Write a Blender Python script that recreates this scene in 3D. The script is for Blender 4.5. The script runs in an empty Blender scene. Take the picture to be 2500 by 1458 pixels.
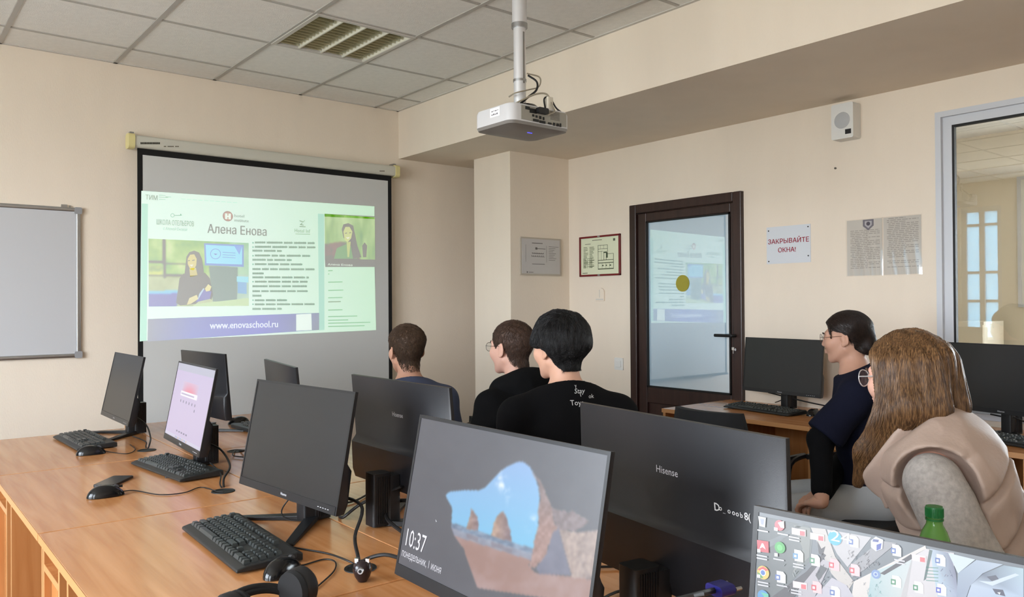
import bpy, bmesh, math, random
import numpy as np
from mathutils import Vector, Matrix
from mathutils.geometry import tessellate_polygon, delaunay_2d_cdt

random.seed(7); np.random.seed(7)
SC = bpy.context.scene
COL = SC.collection
PI = math.pi
R = math.radians

# ------------------------------------------------------------------ camera
EYE = 1.36
YAW, PITCH, ROLL, FPX = 0.682, 0.0074, -0.0064, 1942.5

def cam_axes():
    f = np.array([math.sin(YAW)*math.cos(PITCH), math.cos(YAW)*math.cos(PITCH), math.sin(PITCH)])
    r = np.array([math.cos(YAW), -math.sin(YAW), 0.0])
    u = np.cross(r, f)
    c, s = math.cos(ROLL), math.sin(ROLL)
    return c*r+s*u, -s*r+c*u, f
AX_R, AX_U, AX_F = cam_axes()
cam_d = bpy.data.cameras.new('camera')
cam_d.sensor_width = 36.0
cam_d.lens = 36.0*FPX/2500.0
cam_d.clip_start = 0.02
cam = bpy.data.objects.new('camera', cam_d)
COL.objects.link(cam)
cam.matrix_world = Matrix(((AX_R[0], AX_U[0], -AX_F[0], 0), (AX_R[1], AX_U[1], -AX_F[1], 0),
                           (AX_R[2], AX_U[2], -AX_F[2], EYE), (0, 0, 0, 1)))
SC.camera = cam

# photo pixel -> direction, then a point on a known plane of the room
def ray(px):
    return AX_R*((px[0]-1250)/FPX) - AX_U*((px[1]-729)/FPX) + AX_F
def at_x(px, X):
    d = ray(px)*(X/ray(px)[0]); return np.array([X, d[1], d[2]+EYE])
def at_y(px, Y):
    d = ray(px)*(Y/ray(px)[1]); return np.array([d[0], Y, d[2]+EYE])
def at_z(px, Z):
    d = ray(px)*((Z-EYE)/ray(px)[2]); return np.array([d[0], d[1], Z])
def at_d(px, D):
    d = ray(px)*D; return np.array([d[0], d[1], d[2]+EYE])

# ------------------------------------------------------------------ world, daylight, exposure
SC.view_settings.view_transform = 'Standard'
SC.view_settings.look = 'None'
SC.view_settings.gamma = 1.0
SC.view_settings.use_curve_mapping = False
SC.view_settings.exposure = 0.0
SKY = 27.0
w = bpy.data.worlds.new('overcast_sky'); SC.world = w; w.use_nodes = True
nt = w.node_tree; nt.nodes.clear()
tc = nt.nodes.new('ShaderNodeTexCoord'); sp = nt.nodes.new('ShaderNodeSeparateXYZ')
rmp = nt.nodes.new('ShaderNodeValToRGB'); bg = nt.nodes.new('ShaderNodeBackground'); wo = nt.nodes.new('ShaderNodeOutputWorld')
mp = nt.nodes.new('ShaderNodeMapRange'); mp.inputs[1].default_value = -0.3; mp.inputs[2].default_value = 0.6
nt.links.new(tc.outputs['Generated'], sp.inputs[0]); nt.links.new(sp.outputs['Z'], mp.inputs[0])
nt.links.new(mp.outputs[0], rmp.inputs[0]); nt.links.new(rmp.outputs[0], bg.inputs[0]); nt.links.new(bg.outputs[0], wo.inputs[0])
e = rmp.color_ramp.elements
e[0].position = 0.25; e[0].color = (0.44, 0.44, 0.41, 1)
e[1].position = 0.40; e[1].color = (0.95, 0.97, 1.0, 1)
e2 = e.new(1.0); e2.color = (0.80, 0.90, 1.0, 1)
bg.inputs[1].default_value = SKY

# room extents (metres)
XL, XR = -2.3, 4.26          # left wall with the windows, right wall with the door
YB, YF = -1.7, 5.305         # wall behind the camera, front wall with the screen
ZC = EYE+1.494               # suspended ceiling
ZB = EYE+1.1275              # underside of the soffit
XB = 3.19                    # face of the soffit
WIN = [(-1.0, 0.3), (1.1, 3.52), (3.80, 4.28)]   # daylight windows in the left wall (y ranges)
WZ = (0.85, 2.55)
WIN2 = (-1.5, 1.6)           # big window of the neighbouring room, out of view
# sampling guides in the window openings: they give no light of their own, the sky does
def portal(name, loc, rot, sx, sy):
    l = bpy.data.lights.new(name, 'AREA'); l.shape = 'RECTANGLE'; l.size = sx; l.size_y = sy
    l.cycles.is_portal = True
    o = bpy.data.objects.new(name, l); COL.objects.link(o); o.location = loc; o.rotation_euler = rot
for a, b in WIN:
    portal('window_left_offscreen', (XL-0.12, (a+b)/2, sum(WZ)/2), (0, -PI/2, 0), WZ[1]-WZ[0], b-a)
portal('window_next_room_offscreen', (8.38, sum(WIN2)/2, 1.65), (0, PI/2, 0), 1.6, WIN2[1]-WIN2[0])

# ------------------------------------------------------------------ helpers
def lin(c):
    o = []
    for v in c[:3]:
        v = v/255.0
        o.append(v/12.92 if v <= 0.04045 else ((v+0.055)/1.055)**2.4)
    return tuple(o)

MATS = {}
def mat(name, col=(128, 128, 128), rough=0.5, metal=0.0, spec=0.5, noise=0.0, nscale=8.0, nstretch=(1, 1, 1), bump=0.0, bscale=60.0, coat=0.0, trans=0.0, ior=1.45, emit=None, es=0.0, sheen=0.0):
    if name in MATS: return MATS[name]
    m = bpy.data.materials.new(name); m.use_nodes = True
    nt = m.node_tree; b = nt.nodes['Principled BSDF']
    c = lin(col)
    b.inputs['Base Color'].default_value = (*c, 1)
    b.inputs['Roughness'].default_value = rough
    b.inputs['Metallic'].default_value = metal
    b.inputs['Specular IOR Level'].default_value = spec
    b.inputs['Coat Weight'].default_value = coat
    b.inputs['Transmission Weight'].default_value = trans
    b.inputs['IOR'].default_value = ior
    b.inputs['Sheen Weight'].default_value = sheen
    if emit:
        b.inputs['Emission Color'].default_value = (*lin(emit), 1); b.inputs['Emission Strength'].default_value = es
    if noise or bump:
        tc = nt.nodes.new('ShaderNodeTexCoord'); mp = nt.nodes.new('ShaderNodeMapping')
        mp.inputs['Scale'].default_value = nstretch
        nt.links.new(tc.outputs['Object'], mp.inputs[0])
    if noise:
        n = nt.nodes.new('ShaderNodeTexNoise'); n.inputs['Scale'].default_value = nscale; n.inputs['Detail'].default_value = 5
        nt.links.new(mp.outputs[0], n.inputs['Vector'])
        cr = nt.nodes.new('ShaderNodeValToRGB')
        cr.color_ramp.elements[0].position = 0.3; cr.color_ramp.elements[1].position = 0.7
        cr.color_ramp.elements[0].color = (*[max(0, v*(1-noise)) for v in c], 1)
        cr.color_ramp.elements[1].color = (*[min(1, v*(1+noise)) for v in c], 1)
        nt.links.new(n.outputs['Fac'], cr.inputs[0]); nt.links.new(cr.outputs[0], b.inputs['Base Color'])
    if bump:
        n2 = nt.nodes.new('ShaderNodeTexNoise'); n2.inputs['Scale'].default_value = bscale; n2.inputs['Detail'].default_value = 4
        nt.links.new(mp.outputs[0], n2.inputs['Vector'])
        bp = nt.nodes.new('ShaderNodeBump'); bp.inputs['Strength'].default_value = bump; bp.inputs['Distance'].default_value = 0.01
        nt.links.new(n2.outputs['Fac'], bp.inputs['Height']); nt.links.new(bp.outputs[0], b.inputs['Normal'])
    MATS[name] = m; return m

def mat_pane(name, tint, refl, rough=0.0):
    m = bpy.data.materials.new(name); m.use_nodes = True; nt = m.node_tree; nt.nodes.clear()
    o = nt.nodes.new('ShaderNodeOutputMaterial'); mx = nt.nodes.new('ShaderNodeMixShader')
    t = nt.nodes.new('ShaderNodeBsdfTransparent'); g = nt.nodes.new('ShaderNodeBsdfGlossy')
    t.inputs[0].default_value = (*tint, 1); g.inputs['Roughness'].default_value = rough
    mx.inputs[0].default_value = refl
    nt.links.new(t.outputs[0], mx.inputs[1]); nt.links.new(g.outputs[0], mx.inputs[2]); nt.links.new(mx.outputs[0], o.inputs[0])
    MATS[name] = m; return m

def mat_picture(name, emit, base=1.0, rough=0.5, spec=0.3):
    """flat picture: colour attribute Col drives the print colour, attribute Em the light it gives off"""
    m = bpy.data.materials.new(name); m.use_nodes = True; nt = m.node_tree; b = nt.nodes['Principled BSDF']
    a = nt.nodes.new('ShaderNodeAttribute'); a.attribute_name = 'Col'
    b.inputs['Roughness'].default_value = rough; b.inputs['Specular IOR Level'].default_value = spec
    if base > 0: nt.links.new(a.outputs['Color'], b.inputs['Base Color'])
    else: b.inputs['Base Color'].default_value = (0.012, 0.012, 0.013, 1)
    if emit > 0:
        a2 = nt.nodes.new('ShaderNodeAttribute'); a2.attribute_name = 'Em'
        nt.links.new(a2.outputs['Color'], b.inputs['Emission Color']); b.inputs['Emission Strength'].default_value = emit
    MATS[name] = m; return m

class MB:
    """collects shapes for one mesh"""
    def __init__(s): s.v = []; s.f = []
    def add(s, vs, fs):
        n = len(s.v); s.v += [tuple(float(q) for q in p) for p in vs]; s.f += [tuple(i+n for i in f) for f in fs]; return s
    def box(s, x0, x1, y0, y1, z0, z1):
        vs = [(x0,y0,z0),(x1,y0,z0),(x1,y1,z0),(x0,y1,z0),(x0,y0,z1),(x1,y0,z1),(x1,y1,z1),(x0,y1,z1)]
        return s.add(vs, [(0,3,2,1),(4,5,6,7),(0,1,5,4),(1,2,6,5),(2,3,7,6),(3,0,4,7)])
    def prism(s, pts, axis, a, b):
        """polygon pts (2D) extruded along axis 0/1/2 from a to b"""
        n = len(pts)
        def P(p, t):
            return [(t, p[0], p[1]), (p[0], t, p[1]), (p[0], p[1], t)][axis]
        vs = [P(p, a) for p in pts]+[P(p, b) for p in pts]
        fs = [tuple(range(n)), tuple(range(2*n-1, n-1, -1))]+[(i, i+n, (i+1) % n+n, (i+1) % n) for i in range(n)]
        return s.add(vs, fs)
    def rbox(s, x0, x1, y0, y1, z0, z1, r=0.01, seg=4, axis=2):
        """box with rounded edges along one axis"""
        lo = [x0, y0, z0]; hi = [x1, y1, z1]
        ia, ib = [k for k in range(3) if k != axis]
        pts = []
        for cx, cy, a0 in ((hi[ia]-r, hi[ib]-r, 0), (lo[ia]+r, hi[ib]-r, PI/2), (lo[ia]+r, lo[ib]+r, PI), (hi[ia]-r, lo[ib]+r, 1.5*PI)):
            for k in range(seg+1):
                t = a0+PI/2*k/seg; pts.append((cx+r*math.cos(t), cy+r*math.sin(t)))
        return s.prism(pts, axis, lo[axis], hi[axis])
    def tube(s, pts, r, n=8, cap=True, r2=None):
        pts = [Vector(p) for p in pts]; m = len(pts); vs = []; fs = []
        up = None
        for i, p in enumerate(pts):
            d = (pts[min(i+1, m-1)]-pts[max(i-1, 0)]).normalized()
            if up is None:
                up = Vector((0, 0, 1)) if abs(d.z) < 0.9 else Vector((1, 0, 0))
            a = d.cross(up)
            if a.length < 1e-5: a = d.cross(Vector((0.3, 1, 0.2)))
            a.normalize(); b = a.cross(d).normalized(); up = b
            rr = r[i] if isinstance(r, (list, tuple)) else (r if r2 is None else r+(r2-r)*i/(m-1))
            for k in range(n):
                t = 2*PI*k/n; vs.append(p+(a*math.cos(t)+b*math.sin(t))*rr)
        for i in range(m-1):
            for k in range(n):
                fs.append((i*n+k, i*n+(k+1) % n, (i+1)*n+(k+1) % n, (i+1)*n+k))
        if cap: fs += [tuple(range(n-1, -1, -1)), tuple((m-1)*n+k for k in range(n))]
        return s.add(vs, fs)
    def lathe(s, prof, c=(0, 0, 0), n=24, axis=2):
        """profile [(r, h)] turned round an axis through c"""
        vs = []; fs = []
        for r_, h in prof:
            for k in range(n):
                t = 2*PI*k/n; q = [r_*math.cos(t), r_*math.sin(t), h]
                if axis == 0: q = [h, q[0], q[1]]
                if axis == 1: q = [q[1], h, q[0]]
                vs.append((c[0]+q[0], c[1]+q[1], c[2]+q[2]))
        m = len(prof)
        for i in range(m-1):
            for k in range(n):
                fs.append((i*n+k, i*n+(k+1) % n, (i+1)*n+(k+1) % n, (i+1)*n+k))
        fs += [tuple(range(n-1, -1, -1)), tuple((m-1)*n+k for k in range(n))]
        return s.add(vs, fs)
    def xf(s, M):
        s.v = [tuple(M @ Vector(p)) for p in s.v]; return s
    def build(s, name, m, parent=None, smooth=False, bevel=0.0):
        me = bpy.data.meshes.new(name); me.from_pydata(s.v, [], s.f)
        bm = bmesh.new(); bm.from_mesh(me); bmesh.ops.recalc_face_normals(bm, faces=bm.faces)
        bm.to_mesh(me); bm.free()
        o = obj(name, me, m, parent)
        if bevel:
            bv = o.modifiers.new('bevel', 'BEVEL'); bv.width = bevel; bv.segments = 2; bv.limit_method = 'ANGLE'
        if smooth: shade(me)
        return o

def shade(me, ang=40):
    for p in me.polygons: p.use_smooth = True
    try: me.set_sharp_from_angle(angle=R(ang))
    except Exception: pass

def obj(name, me, m, parent=None):
    o = bpy.data.objects.new(name, me); COL.objects.link(o)
    if m is not None and not me.materials: me.materials.append(m)
    if parent is not None: o.parent = parent
    return o
def empty(name, loc=(0, 0, 0), rz=0.0):
    o = bpy.data.objects.new(name, None); COL.objects.link(o); o.location = [float(q) for q in loc]; o.rotation_euler = (0, 0, rz)
    o.empty_display_size = 0.05
    return o
def tag(o, label, cat, group=None):
    o['label'] = label; o['category'] = cat
    if group: o['group'] = group
    return o
def struct(o, label=None):
    o['kind'] = 'structure'
    if label: o['label'] = label
    return o
def smooth_path(pts, n=6):
    """Catmull-Rom through pts"""
    P = [np.array(p, float) for p in pts]; P = [2*P[0]-P[1]]+P+[2*P[-1]-P[-2]]; out = []
    for i in range(1, len(P)-2):
        for k in range(n):
            t = k/n; a, b, c, d = P[i-1], P[i], P[i+1], P[i+2]
            out.append(0.5*((2*b)+(-a+c)*t+(2*a-5*b+4*c-d)*t*t+(-a+3*b-3*c+d)*t**3))
    out.append(P[-2]); return out

_TXT = {}
def text_mesh(s, bold=0.0):
    """outline of a line of text at size 1: 2D verts and faces"""
    if (s, bold) in _TXT: return _TXT[(s, bold)]
    cu = bpy.data.curves.new('lettering', 'FONT'); cu.body = s; cu.size = 1.0; cu.resolution_u = 2; cu.offset = bold
    o = bpy.data.objects.new('lettering', cu); COL.objects.link(o)
    cu.fill_mode = 'NONE'
    dg = bpy.context.evaluated_depsgraph_get(); dg.update()
    me = o.evaluated_get(dg).to_mesh()
    pv = [(p.co.x, p.co.y) for p in me.vertices]; pe = [tuple(e_.vertices) for e_ in me.edges]
    o.evaluated_get(dg).to_mesh_clear(); bpy.data.objects.remove(o); bpy.data.curves.remove(cu)
    if not pv: _TXT[(s, bold)] = ([], []); return [], []
    # closed outlines -> triangles kept where the winding number is not zero
    cv, ce, cf = delaunay_2d_cdt([Vector(p) for p in pv], pe, [], 0, 1e-6)[:3]
    A = np.array([pv[i] for i, j in pe]); B = np.array([pv[j] for i, j in pe]); f = []
    for t in cf:
        c_ = sum((cv[k] for k in t), Vector((0, 0)))/len(t)
        up = (A[:, 1] <= c_.y) & (B[:, 1] > c_.y); dn = (A[:, 1] > c_.y) & (B[:, 1] <= c_.y)
        cr = (B[:, 0]-A[:, 0])*(c_.y-A[:, 1])-(c_.x-A[:, 0])*(B[:, 1]-A[:, 1])
        if ((up & (cr > 0)).sum()-(dn & (cr < 0)).sum()) != 0: f.append(tuple(t))
    v = [(p.x, p.y) for p in cv]
    _TXT[(s, bold)] = (v, f); return v, f

def inpoly(X, Y, poly):
    r_ = np.zeros(X.shape, bool); n = len(poly)
    for i in range(n):
        (xa, ya), (xb, yb) = poly[i], poly[(i+1) % n]
        if ya == yb: continue
        r_ ^= ((ya > Y) != (yb > Y)) & (X < (xb-xa)*(Y-ya)/(yb-ya)+xa)
    return r_
_LAT = np.random.RandomState(3).rand(256, 256)
def vnoise(X, Y, s_, oct=4, k=0):
    o = 0; a = 1.0; t = 0
    for q in range(oct):
        x = X/s_+k*17.3+q*31.7+5000; y = Y/s_+k*9.1+q*11.9+5000; i = np.floor(x).astype(int); j = np.floor(y).astype(int); u = x-i; v = y-j; u = u*u*(3-2*u); v = v*v*(3-2*v)
        L = lambda a_, b_: _LAT[a_ % 256, b_ % 256]
        o = o+a*((L(i, j)*(1-u)+L(i+1, j)*u)*(1-v)+(L(i, j+1)*(1-u)+L(i+1, j+1)*u)*v); t += a; a *= .5; s_ = s_/2
    return o/t
def paint(im, X, Y, poly, col, amp=0.0, s_=10, k=0, col2=None, mask=None):
    m_ = inpoly(X, Y, poly) if mask is None else mask; n = vnoise(X, Y, s_, 4, k)
    c0 = np.array(col, float); c1 = np.array(col2 if col2 is not None else col, float)
    t = np.clip((n-.3)/.4, 0, 1)[..., None]; v = c0*(1-t)+c1*t+(n[..., None]-.5)*2*amp
    im[m_] = v[m_]

class Canvas:
    """a flat picture on a plane: o origin, u right, v up, n towards the viewer"""
    def __init__(s, o, u, v, lift=0.0004):
        s.o = np.array(o, float); s.u = np.array(u, float); s.v = np.array(v, float); s.n = np.cross(s.u, s.v); s.lift = lift
        s.vs = []; s.fs = []; s.c = []; s.e = []
    def px(s, p):
        d = ray(p); c = np.array([0, 0, EYE]); t = ((s.o-c)@s.n)/(d@s.n); q = c+d*t-s.o
        return (q@s.u, q@s.v)
    def _add(s, pts, faces, cols, ems, layer):
        n = len(s.vs)
        for p in pts: s.vs.append(tuple(s.o+s.u*p[0]+s.v*p[1]+s.n*(s.lift*(layer+1))))
        s.fs += [tuple(i+n for i in f) for f in faces]; s.c += cols; s.e += ems
    def poly(s, pts, col, layer=0, em=None):
        """pts 2D; col one colour or one per corner (sRGB 0-255)"""
        n = len(pts)
        if n > 4: faces = [tuple(t) for t in tessellate_polygon([[Vector((p[0], p[1], 0)) for p in pts]])]
        else: faces = [tuple(range(n))]
        cs = [lin(c) for c in col] if isinstance(col[0], (tuple, list)) else [lin(col)]*n
        if em is None: es = cs
        else: es = [lin(c) for c in em] if isinstance(em[0], (tuple, list)) else [lin(em)]*n
        s._add(pts, faces, cs, es, layer)
    def ppx(s, pxs, col, layer=0, em=None): s.poly([s.px(p) for p in pxs], col, layer, em)
    def rect(s, x0, y0, x1, y1, col, layer=0, em=None): s.poly([(x0, y0), (x1, y0), (x1, y1), (x0, y1)], col, layer, em)
    def disc(s, c, r, col, layer=0, em=None, n=24, ry=None):
        ry = ry or r
        s.poly([(c[0]+r*math.cos(2*PI*k/n), c[1]+ry*math.sin(2*PI*k/n)) for k in range(n)], col, layer, em)
    def text(s, t, p, h, col, layer=2, em=None, width=None, align='l', bold=0.0, slant=0.0):
        if bold > 0:      # heavier strokes: a second copy, slightly shifted
            s.text(t, (p[0]+bold*h*2, p[1]+bold*h), h, col, layer+.5, em, width, align, 0.0, slant)
        v, f = text_mesh(t, 0.0)
        if not v: return
        xs = [q[0] for q in v]; x0, x1 = min(xs), max(xs)
        k = h/0.72; kx = k if width is None else width/(x1-x0)
        ox = {'l': 0, 'c': -(x1-x0)*kx/2, 'r': -(x1-x0)*kx}[align]
        pts = [(p[0]+ox+(q[0]-x0)*kx+slant*q[1]*k, p[1]+q[1]*k) for q in v]
        s._add(pts, f, [lin(col)]*len(pts), [lin(em if em else col)]*len(pts), layer)
    def raster(s, x0, y0, x1, y1, nx, ny, fn, layer=0, bmap=None, emap=None):
        """a painted picture: fn(X, Y) gives sRGB colours at picture positions (X, Y in photo pixels of the plane)"""
        gx, gy = np.meshgrid(np.linspace(x0, x1, nx+1), np.linspace(y0, y1, ny+1), indexing='ij')
        P3 = s.o+gx[..., None]*s.u+gy[..., None]*s.v-np.array([0, 0, EYE]); zf = P3@AX_F
        col = np.clip(fn(1250+FPX*(P3@AX_R)/zf, 729-FPX*(P3@AX_U)/zf), 0, 255).reshape(-1, 3)
        fa = [(i*(ny+1)+j, (i+1)*(ny+1)+j, (i+1)*(ny+1)+j+1, i*(ny+1)+j+1) for i in range(nx) for j in range(ny)]
        cs = [lin(bmap(c) if bmap else c) for c in col]; es = [lin(emap(c)) for c in col] if emap else cs
        s._add(list(zip(gx.ravel(), gy.ravel())), fa, cs, es, layer)
    def build(s, name, m, parent=None):
        me = bpy.data.meshes.new(name); me.from_pydata(s.vs, [], s.fs)
        for nm, data in (('Col', s.c), ('Em', s.e)):
            at = me.color_attributes.new(nm, 'FLOAT_COLOR', 'POINT')
            at.data.foreach_set('color', np.array([(*c, 1.0) for c in data], np.float32).ravel())
        # face normals towards the viewer
        nv = Vector(s.n); me.update()
        flip = [p.index for p in me.polygons if p.normal.dot(nv) < 0]
        if flip:
            bm = bmesh.new(); bm.from_mesh(me); bm.faces.ensure_lookup_table()
            bmesh.ops.reverse_faces(bm, faces=[bm.faces[i] for i in flip]); bm.to_mesh(me); bm.free()
        o = obj(name, me, m, None)
        if parent is not None:
            o.parent = parent
            bpy.context.view_layer.update()
            o.matrix_parent_inverse = parent.matrix_world.inverted()
        return o
# ------------------------------------------------------------------ materials of the room
M_WALL = mat('peach wallpaper', (234, 221, 204), 0.85, noise=0.018, nscale=3.0, nstretch=(2, 2, .5), bump=0.10, bscale=120, spec=0.2)
M_CEIL = mat('mineral fibre ceiling tile', (243, 241, 236), 0.95, noise=0.03, nscale=30, bump=0.35, bscale=240, spec=0.1)
M_TBAR = mat('white painted T bar', (205, 201, 194), 0.5)
M_GRID = mat('grey ceiling grid', (182, 178, 172), 0.5)
M_FLOOR = mat('brown linoleum', (112, 88, 68), 0.4, noise=0.12, nscale=6)
M_WHITE = mat('white plastic', (225, 224, 220), 0.4)
M_BLACK = mat('black plastic', (22, 22, 24), 0.42)
M_GLOSSB = mat('glossy black plastic', (14, 14, 16), 0.18)
M_ALU = mat('brushed aluminium', (176, 178, 180), 0.32, metal=1.0)
M_PVC = mat('white window profile', (205, 208, 214), 0.35)
M_GASKET = mat('black rubber gasket', (12, 12, 12), 0.6)
M_BROWN = mat('dark brown door profile', (52, 34, 30), 0.32, noise=0.25, nscale=5, nstretch=(8, 8, 0.6), spec=0.5)
M_PANE = mat_pane('clear window glass', (0.96, 0.98, 1.0), 0.07)
M_PANE2 = mat_pane('interior window glass', (0.95, 0.97, 0.97), 0.10)
M_FILM = bpy.data.materials.new('pale blue translucent window film'); M_FILM.use_nodes = True; nt = M_FILM.node_tree; nt.nodes.clear()
o_ = nt.nodes.new('ShaderNodeOutputMaterial'); tl = nt.nodes.new('ShaderNodeBsdfTranslucent'); tl.inputs[0].default_value = (.30, .44, .52, 1); nt.links.new(tl.outputs[0], o_.inputs[0])
M_INK = mat('dark printing ink', (60, 58, 60), 0.7)
M_PRINT = mat_picture('printed picture', 0.0, 1.0, 0.6, 0.2)
M_PRINTG = mat_picture('printed sheet under plastic', 0.0, 1.0, 0.14, 0.5)
M_SLIDE = mat_picture('projected slide on white screen cloth', 1.0, 1.0, 0.9, 0.05)
M_LCD = mat_picture('lit display', 1.0, 0.0, 0.36, 0.7)

T = 0.16
# floor, ceiling slab
struct(MB().box(XL-T, 8.4, YB-T, YF+T, -0.1, 0).build('floor', M_FLOOR), 'brown linoleum floor under the desks')
# front wall
struct(MB().box(XL-T, XR+T, YF, YF+T, 0, 3.2).build('wall_front', M_WALL), 'peach papered wall behind the projection screen')
struct(MB().box(XL-T, XR+T, YB-T, YB, 0, 3.2).build('wall_back', M_WALL), 'peach papered wall at the back of the room')
# left wall with window openings
m = MB(); m.box(XL-T, XL, YB, YF, 0, WZ[0]); m.box(XL-T, XL, YB, YF, WZ[1], 3.2)
ys = [YB]+[q for a in WIN for q in a]+[YF]
for i in range(0, len(ys), 2): m.box(XL-T, XL, ys[i], ys[i+1], WZ[0], WZ[1])
struct(m.build('wall_left', M_WALL), 'peach papered wall with the daylight windows')
for i, (a, b) in enumerate(WIN):
    wd = struct(empty('window_%d' % (i+2), (XL-0.08, (a+b)/2, WZ[0])), 'white framed window letting in daylight')
    hw = (b-a)/2; hh = WZ[1]-WZ[0]
    f = MB(); f.box(-.03, .03, -hw, hw, 0, .06); f.box(-.03, .03, -hw, hw, hh-.06, hh)
    for y in (-hw, -.03, hw-.06): f.box(-.03, .03, y, y+.06, .06, hh-.06)
    f.build('window_frame', M_PVC, wd)
    pm = M_PANE if i < 2 else M_FILM
    MB().box(-.004, .004, -hw+.05, -.02, .05, hh-.05).build('pane', pm, wd)
    MB().box(-.004, .004, .02, hw-.05, .05, hh-.05).build('pane', pm, wd)
    if i == 2: f2 = MB(); f2.box(-.02, .02, -hw+.05, hw-.05, .50, .53); f2.box(-.02, .02, -hw+.05, hw-.05, .86, .89); f2.box(-.02, .02, -hw+.05, hw-.05, hh-.24, hh-.21); f2.build('glazing_bar', M_PVC, wd)
    MB().box(-.02, .22, -hw-.05, hw+.05, -.04, 0).build('window_sill', M_WHITE, wd, bevel=.006)

# right wall: door opening and interior window
DY0, DY1, DZ = 2.943, 3.878, EYE+0.70
WY0, WY1, W0, W1 = 0.10, 1.785, 0.78, EYE+0.965
m = MB(); X0, X1 = XR, XR+T
m.box(X0, X1, DY1, YF, 0, 3.2); m.box(X0, X1, DY0, DY1, DZ, 3.2); m.box(X0, X1, WY1, DY0, 0, 3.2)
m.box(X0, X1, WY0, WY1, W1, 3.2); m.box(X0, X1, WY0, WY1, 0, W0); m.box(X0, X1, YB, WY0, 0, 3.2)
struct(m.build('wall_right', M_WALL), 'cream papered wall with the brown door and notices')
# soffit and column
struct(MB().box(XB, XR, YB, YF, ZB, 3.2).build('trim_1', M_WALL), 'boxed peach soffit along the right wall under the ceiling')
struct(MB().box(3.6716, XR+.01, 4.5354, 4.98, 0, ZB+.02).build('trim_2', M_WALL), 'square papered column beside the brown door')
struct(MB().box(XL, XB, YF-.012, YF, 0, .07).build('baseboard_front', M_BROWN))

# suspended ceiling: every tile is a piece
XG, YG = 2.9853, 4.9646
ceil = struct(empty('ceiling', (0, 0, ZC)), 'suspended ceiling of white mineral tiles in a metal grid')
MB().box(XL, XB, YB, YF, .10, .25).build('ceiling_slab', M_CEIL, ceil)
xs = [XL]+[XG+.6*k for k in range(-8, 1) if XG+.6*k > XL+.03]+[XB]
yl = [YB]+[YG-.6*k for k in range(10, -1, -1) if YG-.6*k > YB+.03]+[YF]
LAMP = (XG-1.2, YG-1.2)
tile_me = {}
for i in range(len(xs)-1):
    for j in range(len(yl)-1):
        if abs(xs[i]-LAMP[0]) < .01 and abs(yl[j]-LAMP[1]) < .01: continue
        dx, dy = round(xs[i+1]-xs[i]-.006, 4), round(yl[j+1]-yl[j]-.006, 4)
        o = None
        if (dx, dy) not in tile_me:
            a, b = dx/2, dy/2; e_ = .010
            vs = [(-a,-b,.012),(a,-b,.012),(a,b,.012),(-a,b,.012),(-a+e_,-b+e_,.003),(a-e_,-b+e_,.003),(a-e_,b-e_,.003),(-a+e_,b-e_,.003),(-a,-b,.02),(a,-b,.02),(a,b,.02),(-a,b,.02)]
            fs = [(4,7,6,5),(0,1,5,4),(1,2,6,5),(2,3,7,6),(3,0,4,7),(0,8,9,1),(1,9,10,2),(2,10,11,3),(3,11,8,0),(8,11,10,9)]
            fs = [tuple(reversed(f)) if k in (1,2,3,4) else f for k, f in enumerate(fs)]
            mb = MB().add(vs, fs); o = mb.build('ceiling_tile', M_CEIL, ceil); tile_me[(dx, dy)] = o.data
        else: o = obj('ceiling_tile', tile_me[(dx, dy)], M_CEIL, ceil)
        o.location = ((xs[i]+xs[i+1])/2, (yl[j]+yl[j+1])/2, 0)
for x in xs[1:-1]: MB().box(x-.012, x+.012, YB, YF, -.002, .01).build('grid_runner', M_GRID, ceil)
for j in range(1, len(yl)-1):
    for i in range(len(xs)-1):
        MB().box(xs[i]+.012, xs[i+1]-.012, yl[j]-.010, yl[j]+.010, 0, .011).build('grid_cross_bar', M_GRID, ceil)
MB().box(XL, XB, YF-.02, YF, -.002, .01).build('edge_trim', M_TBAR, ceil)
MB().box(XB-.02, XB, YB, YF, -.002, .01).build('edge_trim', M_TBAR, ceil)

# louvred ceiling light (switched off)
M_LOUV = mat('polished louvre aluminium', (196, 192, 172), 0.24, metal=1.0)
M_RIDGE = mat('bright louvre ridge', (226, 225, 214), 0.3, metal=.3)
M_LBOX = mat('lamp reflector', (190, 186, 168), 0.3, metal=0.8)
lt = tag(empty('ceiling_light', (LAMP[0]+.3, LAMP[1]+.3, ZC)), 'square recessed ceiling light with mirror louvres, switched off', 'ceiling light')
f = MB(); f.box(-.297, .297, -.297, -.275, -.006, .02); f.box(-.297, .297, .275, .297, -.006, .02); f.box(-.297, -.275, -.275, .275, -.006, .02); f.box(.275, .297, -.275, .275, -.006, .02)
f.build('lamp_frame', M_TBAR, lt)
b = MB(); b.box(-.28, .28, -.28, .28, .085, .09)
for s_ in (-1, 1): b.box(s_*.28-.004, s_*.28+.004, -.28, .28, .0, .09); b.box(-.28, .28, s_*.28-.004, s_*.28+.004, .0, .09)
b.build('reflector_box', M_LBOX, lt)
for k in range(5):
    x = -.275+k*.1375
    MB().prism([(x-.016, .05), (x-.004, -.004), (x+.004, -.004), (x+.016, .05)], 1, -.275, .275).build('louvre_ridge', M_RIDGE, lt)
blade = None
for k in range(4):
    for j in range(13):
        y = -.255+j*.0425; x0 = -.275+k*.1375+.01; x1 = x0+.1175
        if blade is None:
            o = MB().prism([(-.007, .04), (-.001, .0), (.001, .0), (.007, .04)], 0, -.0587, .0587).build('louvre_blade', M_LOUV, lt); blade = o.data
        else: o = obj('louvre_blade', blade, M_LOUV, lt)
        o.location = ((x0+x1)/2, y, .002)
M_TUBE = mat('fluorescent tube glass', (225, 225, 215), 0.3)
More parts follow.
